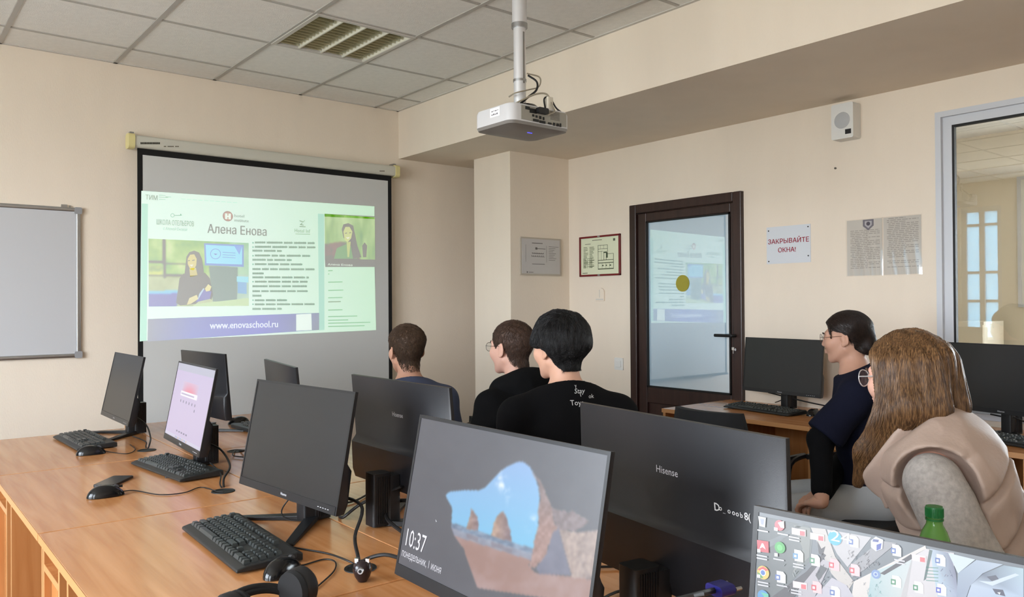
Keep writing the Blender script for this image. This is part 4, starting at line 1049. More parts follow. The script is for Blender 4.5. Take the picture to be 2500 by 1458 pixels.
q5([(2256, 1418), (2270, 1342), (2278, 1344), (2262, 1414)], (70, 96, 96), 7)
for k in range(5): q5([(2262, 1384+k*8), (2292, 1386+k*8), (2292, 1388+k*8), (2262, 1386+k*8)], (90, 140, 130), 7)
q5([(2272, 1340), (2320, 1350), (2335, 1400), (2340, 1458), (2290, 1458), (2280, 1400)], [(176, 192, 210), (120, 126, 150), (110, 112, 140), (150, 160, 186), (180, 196, 210), (176, 200, 216)], 6)
q5([(2316, 1350), (2382, 1366), (2340, 1400)], (200, 214, 226), 7)
q5([(2340, 1400), (2385, 1367), (2450, 1378), (2400, 1400), (2370, 1430), (2360, 1458), (2336, 1458)], [(150, 166, 186), (164, 180, 200), (176, 190, 208), (160, 176, 196), (150, 164, 186), (150, 164, 186), (140, 154, 180)], 7)
q5([(2400, 1402), (2452, 1380), (2500, 1388), (2500, 1458), (2362, 1458), (2372, 1428)], [(96, 108, 128), (140, 160, 176), (170, 196, 206), (170, 190, 214), (176, 190, 214), (180, 196, 216)], 7)
q5([(2410, 1408), (2432, 1404), (2440, 1414), (2424, 1420)], (60, 66, 88), 8); q5([(2424, 1437), (2450, 1440), (2456, 1456), (2432, 1450)], (52, 54, 84), 8); q5([(2436, 1446), (2444, 1446), (2442, 1452)], (226, 232, 244), 9)
q5([(2390, 1418), (2420, 1420), (2480, 1400), (2490, 1404), (2424, 1430)], (200, 214, 232), 8)
rnd = random.Random(9)
for (xa, ya, xb, yb, n_, cc) in ((2070, 1345, 2120, 1370, 26, (90, 90, 96)), (2085, 1370, 2150, 1385, 26, (88, 86, 92)), (1985, 1350, 2030, 1440, 30, (70, 66, 76)), (2110, 1420, 2150, 1458, 24, (120, 160, 164)), (2060, 1390, 2110, 1430, 20, (90, 88, 94)), (1905, 1380, 1950, 1458, 18, (110, 118, 118)), (2290, 1390, 2330, 1450, 18, (96, 100, 130))):
    for k in range(n_):
        x, y = rnd.uniform(xa, xb), rnd.uniform(ya, yb); l_ = rnd.uniform(3, 9); a_ = rnd.choice([-.9, .5, 1.2])
        q5([(x, y), (x+l_*math.cos(a_), y+l_*math.sin(a_)), (x+l_*math.cos(a_)+1.4, y+l_*math.sin(a_)+1), (x+1.4, y+1)], mixc(cc, (200, 200, 205), rnd.choice([0, 0, .7])), 8)
def label5(x, y, n_):
    for k in range(n_): q5([(x, y+k*7), (x+26, y+5+k*7), (x+26, y+8.5+k*7), (x, y+3.5+k*7)], (206, 206, 212), 10); 
def doc5(x, y, cc, bgc_=(236, 236, 242), fl=False):
    q5([(x, y), (x+16, y+3), (x+22, y+11), (x+22, y+32), (x+1, y+28)], bgc_, 10)
    q5([(x-3, y+9), (x+9, y+11), (x+9, y+24), (x-3, y+22)], cc, 11); q5([(x, y+13), (x+6, y+14), (x+6, y+20), (x, y+19)], (226, 230, 242), 12)
BL, GN, RD = (70, 104, 176), (46, 132, 84), (208, 60, 76)
for (x, y, cc, bb) in ((1941, 1341, (70, 140, 190), None), (1982, 1352, GN, None), (1898, 1393, BL, None), (2076, 1306, BL, None), (2029, 1363, RD, (238, 190, 196)), (2079, 1376, RD, (240, 200, 204)), (1986, 1418, RD, (240, 196, 200)), (2031, 1430, BL, None), (2180, 1328, BL, None), (2288, 1352, BL, None), (2180, 1404, GN, None), (2234, 1418, GN, None), (2290, 1424, (72, 84, 190), None)): doc5(x, y, cc, bb or (236, 236, 242))
for (x, y) in ((1935, 1288), (1980, 1300), (1938, 1418), (2228, 1352)): q5([(x, y), (x+34, y+6), (x+34, y+22), (x, y+16)], (232, 214, 218), 10); q5([(x+20, y+8), (x+32, y+10), (x+32, y+21), (x+20, y+19)], (220, 96, 104), 11)
# bin, round application icons
q5([(1853, 1260), (1872, 1264), (1870, 1288), (1856, 1284)], (214, 218, 228), 10); q5([(1858, 1266), (1868, 1268), (1866, 1282), (1860, 1280)], (160, 168, 190), 11)
def disc5(x, y, r_, cc, lay=10): c.disc(c.px((x, y)), (c.px((x+r_, y))[0]-c.px((x, y))[0]), cc, lay, n=20)
disc5(1905, 1283, 12, (226, 90, 102)); q5([(1901, 1276), (1916, 1272), (1917, 1290), (1908, 1288)], (236, 222, 226), 11); q5([(1892, 1287), (1901, 1289), (1901, 1297), (1892, 1295)], (240, 240, 242), 12)
q5([(1850, 1318), (1878, 1322), (1879, 1350), (1851, 1346)], (200, 24, 50), 10); q5([(1862, 1326), (1866, 1327), (1872, 1342), (1864, 1336), (1856, 1340)], (240, 214, 220), 11); q5([(1851, 1340), (1859, 1341), (1859, 1349), (1851, 1348)], (240, 240, 242), 12)
disc5(1906, 1337, 13, (40, 168, 60)); disc5(1906, 1337, 7, (90, 200, 100), 11); q5([(1893, 1350), (1901, 1351), (1901, 1359), (1893, 1358)], (240, 240, 242), 12)
disc5(1865, 1398, 15, (226, 188, 60)); q5([(1851, 1390), (1865, 1383), (1879, 1392), (1865, 1396)], (220, 60, 56), 11); q5([(1851, 1396), (1860, 1402), (1866, 1412), (1856, 1410)], (48, 150, 76), 11); disc5(1865, 1398, 7.5, (240, 240, 244), 12); disc5(1865, 1398, 5.5, (40, 104, 190), 13); q5([(1851, 1402), (1859, 1403), (1859, 1411), (1851, 1410)], (240, 240, 242), 14)
disc5(1865, 1456, 14, (44, 140, 200)); q5([(1860, 1446), (1878, 1450), (1879, 1462), (1868, 1458)], (80, 190, 160), 11)
disc5(2040, 1314, 17, (60, 176, 214)); p_ = c.px((2030, 1319)); c.text('24', p_, .012, (230, 246, 252), 12, width=.022)
disc5(2140, 1402, 11, (110, 140, 196)); disc5(2140, 1402, 6, (176, 196, 226), 11); disc5(2140, 1402, 3, (70, 100, 180), 12)
q5([(2128, 1320), (2140, 1310), (2158, 1318), (2156, 1340), (2140, 1346), (2128, 1336)], (216, 222, 240), 10); q5([(2142, 1330), (2154, 1326), (2152, 1340), (2142, 1344)], (50, 70, 170), 11); q5([(2134, 1316), (2148, 1318), (2146, 1324), (2132, 1322)], (70, 80, 150), 11)
for (x, y, n_) in ((1851, 1292, 1), (1900, 1300, 1), (1928, 1308, 2), (1849, 1353, 2), (1890, 1362, 1), (1938, 1374, 2), (1852, 1418, 2), (1898, 1426, 1), (1933, 1438, 2), (2185, 1364, 2)): label5(x, y, n_)
c.build('desktop_picture', M_LCD, MON['M5'][0])
# ------------------------------------------------------------------ keyboards
M_KB = mat('keyboard black plastic', (30, 32, 33), .42)
M_KEY = mat('key cap plastic', (48, 52, 52), .36)
def key_rows():
    u = .01905; out = []
    def row(y, widths, x0=0.0):
        x = x0
        for w_ in widths:
            if w_ > 0: out.append((x+w_*u/2, y, w_*u))
            x += abs(w_)*u
    row(5.35*u, [1, -1, 1, 1, 1, 1, -.5, 1, 1, 1, 1, -.5, 1, 1, 1, 1, -.25, 1, 1, 1])
    row(4.1*u, [1]*13+[2, -.25, 1, 1, 1, -.25, 1, 1, 1, 1])
    row(3.1*u, [1.5]+[1]*12+[1.5, -.25, 1, 1, 1, -.25, 1, 1, 1, 1])
    row(2.1*u, [1.75]+[1]*11+[2.25, -3.5, 1, 1, 1, 1])
    row(1.1*u, [2.25]+[1]*10+[2.75, -1.25, 1, -1.25, 1, 1, 1, 1])
    row(.1*u, [1.25, 1.25, 1.25, 6.25, 1.25, 1.25, 1.25, 1.25, -.25, 1, 1, 1, -.25, 2, 1, 1])
    return out
_KEYME = {}
def keyboard(center, rz, label, single):
    """center: middle of the keyboard on the desk; local x along the keys, local -y towards the user"""
    kb = tag(empty('keyboard', (center[0], center[1], DT), rz), label, 'keyboard', 'computer keyboards')
    hx, hy = .228, .079
    pr = [(-hy, .004), (-hy, .012), (-hy+.02, .017), (hy-.012, .026), (hy, .022), (hy, .004)]
    MB().prism(pr, 0, -hx, hx).build('keyboard_base', M_KB, kb, bevel=.003)
    ft = MB()
    for x in (-hx+.03, hx-.06): ft.box(x, x+.03, hy-.03, hy-.02, 0, .006); ft.box(x, x+.03, -hy+.01, -hy+.02, 0, .006)
    ft.build('feet', M_KB, kb)
    keys = key_rows(); ox = -.2145; oy = -.052
    big = MB()
    for (x, y, w_) in keys:
        yy = oy+y; z = .0175+(yy+hy-.02)/(2*hy-.032)*.009-.001
        hw_ = w_/2-.0012; hd = .0083; k = .0032; hk = .0085
        vs = [(-hw_,-hd,0),(hw_,-hd,0),(hw_,hd,0),(-hw_,hd,0),(-hw_+k,-hd+k,hk),(hw_-k,-hd+k,hk),(hw_-k,hd-k*.6,hk),(-hw_+k,hd-k*.6,hk)]
        fs = [(0,3,2,1),(4,5,6,7),(0,1,5,4),(1,2,6,5),(2,3,7,6),(3,0,4,7)]
        if single:
            key = round(w_, 5)
            if key not in _KEYME:
                o = MB().add(vs, fs).build('key', M_KEY, kb); _KEYME[key] = o.data
            else: o = obj('key', _KEYME[key], M_KEY, kb)
            o.location = (ox+x, yy, z)
        else: big.add([(q[0]+ox+x, q[1]+yy, q[2]+z) for q in vs], fs)
    if not single: big.build('keys', M_KEY, kb)
    return kb
def kb_from(px_a, px_b, off):
    pass
# users of the near row sit at low x: local -y -> world -x : rz = -90 deg
keyboard((.737, 2.02), R(-92), 'large black keyboard in front of the blank grey monitor', True)
keyboard((.893, 3.09), R(-84), 'black keyboard tucked under the monitor with the pink page', False)
keyboard((.76, 3.99), R(-88), 'black keyboard on the desk nearest the whiteboard', False)
keyboard((1.50, 3.75), R(92), 'black keyboard on the far row behind the pink page monitor', False)
keyboard((1.52, 2.20), R(90), 'black keyboard on the far row half hidden by the blank monitor', False)
k1 = at_z((1860, 1005), DT); keyboard((k1[0]+.02, k1[1]), R(-97), 'black keyboard on the wall desk by the door', False)
k2 = at_z((2420, 1055), DT); keyboard((3.83, 1.38), R(-104), 'black keyboard on the wall desk under the interior window', False)

# ------------------------------------------------------------------ mice
def mouse(p, rz, label, cab=None, m=M_GLOSSB):
    mo = tag(empty('computer_mouse', (p[0], p[1], DT), rz), label, 'mouse', 'computer mice')
    NU, NV = 20, 10; vs = []; fs = []
    for j in range(NV+1):
        t = PI/2*j/NV
        for i in range(NU):
            a = 2*PI*i/NU; cx, cy_ = math.cos(a), math.sin(a)
            wx = .031*(1-.10*math.cos(a*2)); 
            x = wx*cx*math.cos(t)**.7; y = .056*cy_*math.cos(t)**.75
            zz = .036*math.sin(t)*(1-.25*(y/.056)**2-.12*(y/.056))
            vs.append((x, y, .002+zz))
    for j in range(NV):
        for i in range(NU): fs.append((j*NU+i, j*NU+(i+1) % NU, (j+1)*NU+(i+1) % NU, (j+1)*NU+i))
    fs.append(tuple(range(NU-1, -1, -1)))
    MB().add(vs, fs).build('mouse_shell', m, mo, True)
    MB().lathe([(.0005, -.004), (.009, -.004), (.009, .004), (.0005, .004)], (0, .03, .026), 14, 0).build('scroll_wheel', mat('grey rubber', (70, 70, 72), .6), mo, True)
    MB().box(-.0008, .0008, .008, .05, .024, .0325).build('button_seam', M_GASKET, mo)
    if cab is not None:
        # cable given in world points
        Minv = Matrix.Translation((p[0], p[1], DT)) @ Matrix.Rotation(rz, 4, 'Z'); Minv.invert()
        pts = [Minv @ Vector(q) for q in cab]
        MB().tube(smooth_path([(0, .050, .010)]+[tuple(q) for q in pts], 6), .0018, 6).build('mouse_cable', M_CBLK, mo, True)
    return mo
zt_ = DT+.003
def dz(px, z=zt_): return tuple(at_z(px, z))
m3 = at_z((690, 1402), DT)
mouse(m3, R(-62), 'black mouse beside the large keyboard and headset', [dz((740, 1380)), dz((790, 1366)), dz((818, 1372)), dz((815, 1395)), dz((780, 1428)), dz((764, 1440))])
m2 = at_z((258, 1213), DT)
mouse(m2, R(-92), 'black mouse lying next to the dark phone', [dz((330, 1198)), dz((390, 1208)), dz((450, 1203)), dz((490, 1190)), dz((530, 1200)), dz((545, 1202))])
m1 = at_z((222, 1110), DT)
mouse(m1, R(-95), 'black mouse at the corner of the keyboard nearest the whiteboard', [dz((270, 1104)), dz((310, 1108)), dz((330, 1098)), dz((318, 1086))])
mouse((1.50, 4.10), R(90), 'black mouse on the far row behind the pink page monitor')
q = at_z((1973, 1015), DT); mouse((q[0]+.02, q[1]-.02), R(-85), 'black mouse on the wall desk by the door')

# ------------------------------------------------------------------ phone, webcam, headset, bottle
p0 = at_z((278, 1178), DT)
ph = tag(empty('mobile_phone', (p0[0], p0[1], DT), R(-38)), 'dark mobile phone lying on the desk behind a mouse', 'phone')
MB().rbox(-.036, .036, -.075, .075, 0, .008, .009, 4, 2).build('phone_body', M_BLACK, ph, True); MB().rbox(-.034, .034, -.072, .072, .0078, .0084, .007, 4, 2).build('phone_screen', M_GLOSSB, ph)
p0 = at_z((885, 1420), DT)
wc = tag(empty('webcam', (p0[0], p0[1], DT), R(-40)), 'small black ball webcam standing in front of the cable hole', 'webcam')
M_WEB = mat('dark glossy webcam plastic', (36, 26, 28), .2)
vs = [(.0005, .0), (.010, .001), (.017, .012), (.021, .026), (.020, .037), (.013, .045), (.0005, .048)]
MB().lathe(vs, n=22).build('camera_head', M_WEB, wc, True)
MB().lathe([(.0005, -.0245), (.006, -.0245), (.0075, -.022), (.0075, -.017), (.0005, -.017)], (0, 0, .030), 18, 1).build('lens_ring', M_ALU, wc, True)
MB().lathe([(.0005, -.0255), (.0035, -.0255), (.0035, -.024), (.0005, -.024)], (0, 0, .030), 14, 1).build('lens', M_GASKET, wc)
ft = MB(); 
for s in (-1, 1): ft.box(s*.012-.004, s*.012+.004, -.006, .004, .043, .052)
ft.build('clip', mat('chrome clip', (220, 220, 220), .15, metal=1), wc)
MB().tube(smooth_path([(0, .016, .030), (-.004, .03, .036), (-.01, .045, .012), (-.012, .06, .001)], 5), .003, 6).build('webcam_cable', M_CBLK, wc, True)

hp0 = at_z((670, 1522), DT)
hs = tag(empty('headset', (hp0[0], hp0[1], DT), R(18)), 'black headset lying on the desk beside the large keyboard', 'headset')
NB = 24; path = []
for k in range(NB+1):
    a = PI*k/NB; path.append((.083*math.cos(a), .062+.055*math.sin(a)-.03, .018+.028*math.sin(a)))
bd = MB(); 
for dz_, rr_ in ((.0, .0085),): bd.tube(path, [rr_]*len(path), 10)
bd.build('headband', M_BLACK, hs, True)
bd = MB().tube([(p[0]*.9, p[1]*.92-.004, p[2]-.004) for p in path[3:-3]], .006, 8); bd.build('headband_pad', mat('soft black pad', (18, 18, 19), .8), hs, True)
for s in (-1, 1):
    MB().lathe([(.0005, -.016), (.034, -.016), (.040, -.008), (.040, .008), (.032, .017), (.0005, .019)], (s*.085, .02, .041), 24, 0).build('ear_cup', M_BLACK, hs, True)
    MB().lathe([(.018, -.008), (.036, -.010), (.039, .0), (.034, .010), (.018, .008)], (s*.066, .02, .041), 24, 0).build('ear_cushion', mat('soft black pad'), hs, True)
MB().tube(smooth_path([(-.09, .0, .03), (-.095, -.05, .02), (-.05, -.09, .012), (.0, -.10, .01)], 5), .003, 6).build('microphone_boom', M_BLACK, hs, True)

bt = at_d((2281, 1236), 1.50)
b0 = empty('drink_bottle', (bt[0], bt[1], DT)); tag(b0, 'green plastic drink bottle with a dark green cap on the desk', 'bottle')
hb = bt[2]-DT
mb_ = bpy.data.materials.new('pale green bottle plastic'); mb_.use_nodes = True; nt = mb_.node_tree; nt.nodes.clear()
o_ = nt.nodes.new('ShaderNodeOutputMaterial'); mx = nt.nodes.new('ShaderNodeMixShader'); t1 = nt.nodes.new('ShaderNodeBsdfTransparent'); pb = nt.nodes.new('ShaderNodeBsdfPrincipled')
t1.inputs[0].default_value = (.55, .80, .42, 1); pb.inputs['Base Color'].default_value = (*lin((110, 168, 82)), 1); pb.inputs['Roughness'].default_value = .12; mx.inputs[0].default_value = .62
nt.links.new(t1.outputs[0], mx.inputs[1]); nt.links.new(pb.outputs[0], mx.inputs[2]); nt.links.new(mx.outputs[0], o_.inputs[0])
prof = [(.0005, 0), (.026, 0), (.032, .006), (.033, .05), (.030, .07), (.033, .09), (.033, hb-.092), (.031, hb-.078), (.022, hb-.048), (.0145, hb-.034), (.0135, hb-.026), (.0135, hb-.004), (.0005, hb-.004)]
MB().lathe(prof, n=32).build('bottle_body', mb_, b0, True)
MB().lathe([(.0005, 0), (.024, .004), (.030, .01), (.0305, hb-.10), (.0285, hb-.088), (.0005, hb-.088)], n=28).build('drink', mat('yellow green drink', (150, 176, 60), .2), b0, True)
MB().lathe([(.0335, .07), (.0338, .072), (.0338, hb-.096), (.0335, hb-.094)], n=32).build('bottle_label', mat('green bottle label', (120, 160, 60), .35), b0, True)
cp = MB(); cp.lathe([(.0005, hb), (.0145, hb), (.0155, hb-.002), (.0155, hb-.02), (.0005, hb-.02)], n=32); cp.lathe([(.0158, hb-.026), (.0158, hb-.0225), (.0140, hb-.0225), (.0140, hb-.026)], n=32)
for k in range(40):
    a = 2*PI*k/40; cp.box(.0155*math.cos(a)-.0005, .0155*math.cos(a)+.0005, .0155*math.sin(a)-.0005, .0155*math.sin(a)+.0005, hb-.019, hb-.003)
cp.build('bottle_cap', mat('dark green cap', (24, 110, 52), .35), b0, True)

# ------------------------------------------------------------------ cables of the monitors (parts of the monitor they feed)
def mon_cable(key, pts, r=.0035, m=M_CBLK, name='monitor_cable'):
    o = MON[key][0]
    Mi = (Matrix.Translation(o.location) @ Matrix.Rotation(o.rotation_euler.z, 4, 'Z')).inverted()
    MB().tube(smooth_path([tuple(Mi @ Vector(tuple(q))) for q in pts], 6), r, 7).build(name, m, o, True)
def lift(px, z): return tuple(at_z(px, z))
def back(key, side=0.0, z=.13):   # a point on the rear of a monitor
    o = MON[key][0]; Mm = Matrix.Translation(o.location) @ Matrix.Rotation(o.rotation_euler.z, 4, 'Z'); return tuple(Mm @ Vector((side, .035, z)))
H3 = tuple(at_z((880, 1388), DT-.01)); 
mon_cable('M3', [back('M3', .12, .10), (1.0, 1.86, .84), (.945, 1.79, .785), (.905, 1.70, .765), H3], .0045)
mon_cable('M4', [(.91, 1.33, .86), (.93, 1.50, .80), (.92, 1.60, .79), (.895, 1.65, .77), H3], .0045)
mon_cable('M3', [dz((650, 1325)), dz((735, 1340)), dz((800, 1352)), dz((850, 1370)), H3], .0022)
mon_cable('M3', [back('M3', -.06, .07), lift((688, 1245), .775), lift((700, 1268), .758), lift((745, 1272), .756)], .002)
H2 = tuple(at_z((547, 1200), DT-.01))
mon_cable('M2', [back('M2', .06, .10), (1.02, 2.98, .83), (1.01, 2.85, .79), (.95, 2.74, .77), H2], .0038)
mon_cable('M2', [(.99, 3.0, .78), (.98, 2.86, .765), (.93, 2.72, .758), H2], .0025)
H1 = tuple(at_z((358, 1100), DT-.01))
mon_cable('M1', [back('M1', .05, .10), (1.0, 3.92, .82), (.985, 3.78, .78), (.95, 3.66, .765), H1], .0035)
mon_cable('M1', [(.96, 3.98, .76), (.97, 3.8, .757), (.94, 3.68, .756), H1], .0025)
HR = tuple(at_z((577, 1102), DT-.01))
mon_cable('R2', [back('R2', .1, .09), (1.24, 3.12, .79), (1.215, 3.25, .765), HR], .0035)
mon_cable('R2', [HR, (1.18, 3.28, .76), (1.15, 3.2, .757), (1.19, 3.12, .757), (1.25, 3.05, .757)], .0025)
mon_cable('R3', [back('R3', -.05, .11), (1.09, 2.02, .80), (1.045, 2.05, .762), (1.07, 2.12, .756), (1.12, 2.2, .756)], .0045)
mon_cable('R3', [(1.30, 2.32, .754), (1.16, 2.22, .755), (1.06, 2.26, .755), (1.04, 2.14, .755)], .003)
mon_cable('R3', [(1.10, 1.80, .756), (1.10, 1.90, .78), (1.16, 1.98, .80), (1.18, 1.86, .83), back('R3', .06, .12)], .0055)
mon_cable('R4', [(.98, 1.35, .755), (1.10, 1.30, .756), (1.24, 1.33, .756), (1.36, 1.26, .756)], .003)
mon_cable('R4', [(.98, 1.16, .755), (1.10, 1.14, .756), (1.24, 1.16, .756), (1.36, 1.08, .756)], .003)
mon_cable('RW1', [back('RW1', -.12, .085), (4.12, 2.45, .80), (4.2, 2.3, .77)], .004); mon_cable('RW1', [back('RW1', .05, .09), (4.14, 2.62, .79), (4.21, 2.7, .765)], .003)
mon_cable('RW2', [back('RW2', -.08, .085), (4.12, 1.2, .79), (4.2, 1.0, .765)], .004); mon_cable('RW2', [back('RW2', .02, .085), (4.10, 1.30, .80), (4.14, 1.12, .772), (4.18, .92, .758)], .003)
# blue plug hanging behind the handwriting monitor
o = MON['R4'][0]; pl = at_d((1762, 1437), 1.02)
Mi = (Matrix.Translation(o.location) @ Matrix.Rotation(o.rotation_euler.z, 4, 'Z')).inverted(); ql = Mi @ Vector(pl)
pb_ = MB().rbox(ql.x-.015, ql.x+.015, ql.y-.010, ql.y+.014, ql.z-.007, ql.z+.007, .006, 3, 1).build('video_plug', mat('dark blue plug', (20, 20, 84), .35), o, True); pb_['label'] = 'dark blue video plug'
for s in (-1, 1): MB().tube([(ql.x+s*.012, ql.y-.012, ql.z), (ql.x+s*.012, ql.y-.022, ql.z)], .0025, 8).build('plug_screw', M_ALU, o, True)
MB().tube(smooth_path([(ql.x, ql.y+.012, ql.z), (ql.x+.02, ql.y+.04, ql.z-.01), (.04, .06, .05)], 5), .004, 7).build('video_cable', M_CBLK, o, True)

# ------------------------------------------------------------------ chairs
M_CFAB = mat('black chair upholstery', (20, 20, 22), .75, bump=.2, bscale=700)
def chair(x, y, yaw, label, bh=.84, group='black office chairs'):
    """yaw: direction the sitter faces, clockwise from +y"""
    ch = tag(empty('office_chair', (x, y, 0), -yaw), label, 'chair', group)
    MB().rbox(-.23, .23, -.21, .22, .40, .455, .07, 5, 2).build('seat', M_CFAB, ch, True, .012)
    # curved backrest
    vs = []; fs = []; n = 12; m_ = 8
    for lay, off in ((0, 0.0), (1, -.045)):
        for j in range(m_+1):
            v = j/m_; z = .52+(bh-.52)*v; wz = .21*(1-.25*abs(v-.5)**2*4*.5)
            for i in range(n+1):
                u = -1+2*i/n; edge = 1-.35*(abs(u)**6)
                vs.append((wz*u, -.235-.035*v+.05*u*u+off*edge, z))
    N_ = (n+1)*(m_+1)
    for j in range(m_):
        for i in range(n):
            a = j*(n+1)+i; fs += [(a, a+1, a+n+2, a+n+1), (N_+a, N_+a+n+1, N_+a+n+2, N_+a+1)]
    ring = [i for i in range(n+1)]+[(j+1)*(n+1)+n for j in range(m_)]+[m_*(n+1)+n-1-i for i in range(n)]+[(m_-1-j)*(n+1) for j in range(m_-1)]
    for k in range(len(ring)):
        a, b = ring[k], ring[(k+1) % len(ring)]; fs.append((a, N_+a, N_+b, b))
    MB().add(vs, fs).build('backrest', M_CFAB, ch, True)
    MB().tube(smooth_path([(0, -.12, .39), (0, -.27, .40), (0, -.31, .52), (0, -.30, .64)], 5), .018, 8).build('back_support', M_BLACK, ch, True)
    MB().tube([(0, 0, .12), (0, 0, .40)], .026, 14).build('gas_lift', M_BLACK, ch, True)
    for k in range(5):
        a = 2*PI*k/5+.3; d = Vector((math.cos(a), math.sin(a), 0))
        MB().tube([tuple(Vector((0, 0, .115))+d*.02), tuple(Vector((0, 0, .085))+d*.27)], .02, 8, r2=.013).build('base_leg', M_BLACK, ch, True)
        MB().lathe([(.0005, -.018), (.026, -.018), (.028, -.012), (.028, .012), (.026, .018), (.0005, .018)], (d.x*.27, d.y*.27, .028), 14, 0).build('caster', M_BLACK, ch, True)
    for s in (-1, 1):
        MB().tube(smooth_path([(s*.22, -.05, .42), (s*.285, -.05, .43), (s*.295, -.03, .62), (s*.29, .10, .645), (s*.28, -.16, .645)], 5), .013, 8).build('armrest', M_BLACK, ch, True)
    return ch
chair(3.30, 2.32, R(90), 'empty black chair pushed up to the wall desk by the door', .86)
chair(-.02, 3.62, R(90), 'black chair standing at the near row by the frame edge', .90)
# ------------------------------------------------------------------ people: smooth signed-distance bodies turned into meshes
def ell(P, c, r, A=None):
    q = P-np.asarray(c, np.float32)
    if A is not None: q = q @ np.asarray(A, np.float32).T
    r = np.asarray(r, np.float32)
    k0 = np.linalg.norm(q/r, axis=1); k1 = np.linalg.norm(q/(r*r), axis=1)
    return k0*(k0-1)/np.maximum(k1, 1e-6)
def cap(P, a, b, ra, rb):
    a = np.asarray(a, np.float32); b = np.asarray(b, np.float32); ab = b-a
    t = np.clip(((P-a)@ab)/float(ab@ab), 0, 1)
    return np.linalg.norm(P-a-t[:, None]*ab, axis=1)-(ra+(rb-ra)*t)
def smin(a, b, k):
    h = np.clip(.5+.5*(b-a)/k, 0, 1); return b*(1-h)+a*h-k*h*(1-h)
def smax(a, b, k): return -smin(-a, -b, k)
def sstep(a, b, x):
    t = np.clip((x-a)/(b-a), 0, 1); return t*t*(3-2*t)
_rs = np.random.RandomState(4)
_ND = _rs.normal(size=(10, 3)); _ND /= np.linalg.norm(_ND, axis=1)[:, None]; _NP = _rs.uniform(0, 6.28, 10)
def wob(P, f):
    o = 0
    for d, p in zip(_ND, _NP): o = o+np.sin((P@d.astype(np.float32))*f+p+1.3*np.sin((P@d[::-1].astype(np.float32))*f*.6+p))
    return o/5.0
def crease(P, f): return 1-np.abs(wob(P, f)).clip(0, 1)

def mesh_sdf(fn, lo, hi, s):
    lo = np.asarray(lo, float); hi = np.asarray(hi, float); Bk = 8
    nb = np.ceil((hi-lo)/(s*Bk)).astype(int); n = nb*Bk
    V = np.full(n, 1.0, np.float32)
    bi = np.stack(np.meshgrid(*[np.arange(k) for k in nb], indexing='ij'), -1).reshape(-1, 3)
    cen = (lo+(bi*Bk+(Bk-1)/2)*s).astype(np.float32)
    d = fn(cen); act = np.abs(d) < s*Bk*1.05
    for b, dv in zip(bi[~act], d[~act]):
        if dv < 0: V[b[0]*Bk:b[0]*Bk+Bk, b[1]*Bk:b[1]*Bk+Bk, b[2]*Bk:b[2]*Bk+Bk] = -1
    ab = bi[act]
    loc = np.stack(np.meshgrid(*[np.arange(Bk)]*3, indexing='ij'), -1).reshape(-1, 3)
    if len(ab):
        idx = (ab[:, None, :]*Bk+loc[None]).reshape(-1, 3)
        dv = fn((lo+idx*s).astype(np.float32))
        V[idx[:, 0], idx[:, 1], idx[:, 2]] = dv
    ins = V < 0
    cnt = np.zeros(n-1, np.int8)
    for dx in (0, 1):
        for dy in (0, 1):
            for dz_ in (0, 1): cnt += ins[dx:n[0]-1+dx, dy:n[1]-1+dy, dz_:n[2]-1+dz_]
    cells = np.argwhere((cnt > 0) & (cnt < 8))
    cid = np.full(n-1, -1, np.int32); cid[cells[:, 0], cells[:, 1], cells[:, 2]] = np.arange(len(cells))
    acc = np.zeros((len(cells), 3)); wgt = np.zeros(len(cells))
    corner = [(0,0,0),(1,0,0),(0,1,0),(1,1,0),(0,0,1),(1,0,1),(0,1,1),(1,1,1)]
    vals = [V[cells[:, 0]+c[0], cells[:, 1]+c[1], cells[:, 2]+c[2]] for c in corner]
    for i in range(8):
        for j in range(i+1, 8):
            if sum(abs(a-b) for a, b in zip(corner[i], corner[j])) != 1: continue
            m = (vals[i] < 0) != (vals[j] < 0)
            t = np.where(m, vals[i]/np.where(m, vals[i]-vals[j], 1), 0)
            p = np.array(corner[i])+t[:, None]*(np.array(corner[j])-np.array(corner[i]))
            acc += p*m[:, None]; wgt += m
    verts = lo+(cells+acc/wgt[:, None])*s
    faces = []
    for ax in range(3):
        sl0 = [slice(None)]*3; sl1 = [slice(None)]*3; sl0[ax] = slice(0, -1); sl1[ax] = slice(1, None)
        a = ins[tuple(sl0)]; b = ins[tuple(sl1)]
        e = np.argwhere(a != b); u, v = (ax+1) % 3, (ax+2) % 3
        e = e[(e[:, u] > 0) & (e[:, v] > 0) & (e[:, u] < n[u]-1) & (e[:, v] < n[v]-1)]
        if not len(e): continue
        st = a[e[:, 0], e[:, 1], e[:, 2]]
        def g(du, dv_):
            q = e.copy(); q[:, u] += du; q[:, v] += dv_; return cid[q[:, 0], q[:, 1], q[:, 2]]
        f = np.stack([g(-1, -1), g(0, -1), g(0, 0), g(-1, 0)], 1)
        f[~st] = f[~st][:, ::-1]
        faces.append(f[(f >= 0).all(1)])
    return verts, (np.concatenate(faces) if faces else np.zeros((0, 4), int))

def np_mesh(name, parts, m, parent, origin, smooth=True):
    V = []; F = []; k = 0
    for v, f in parts:
        V.append(np.asarray(v)-origin); F += [tuple(int(i)+k for i in q) for q in f]; k += len(v)
    me = bpy.data.meshes.new(name); me.from_pydata(np.concatenate(V).tolist(), [], F); me.update()
    if smooth: me.polygons.foreach_set('use_smooth', [True]*len(me.polygons))
    return obj(name, me, m, parent)

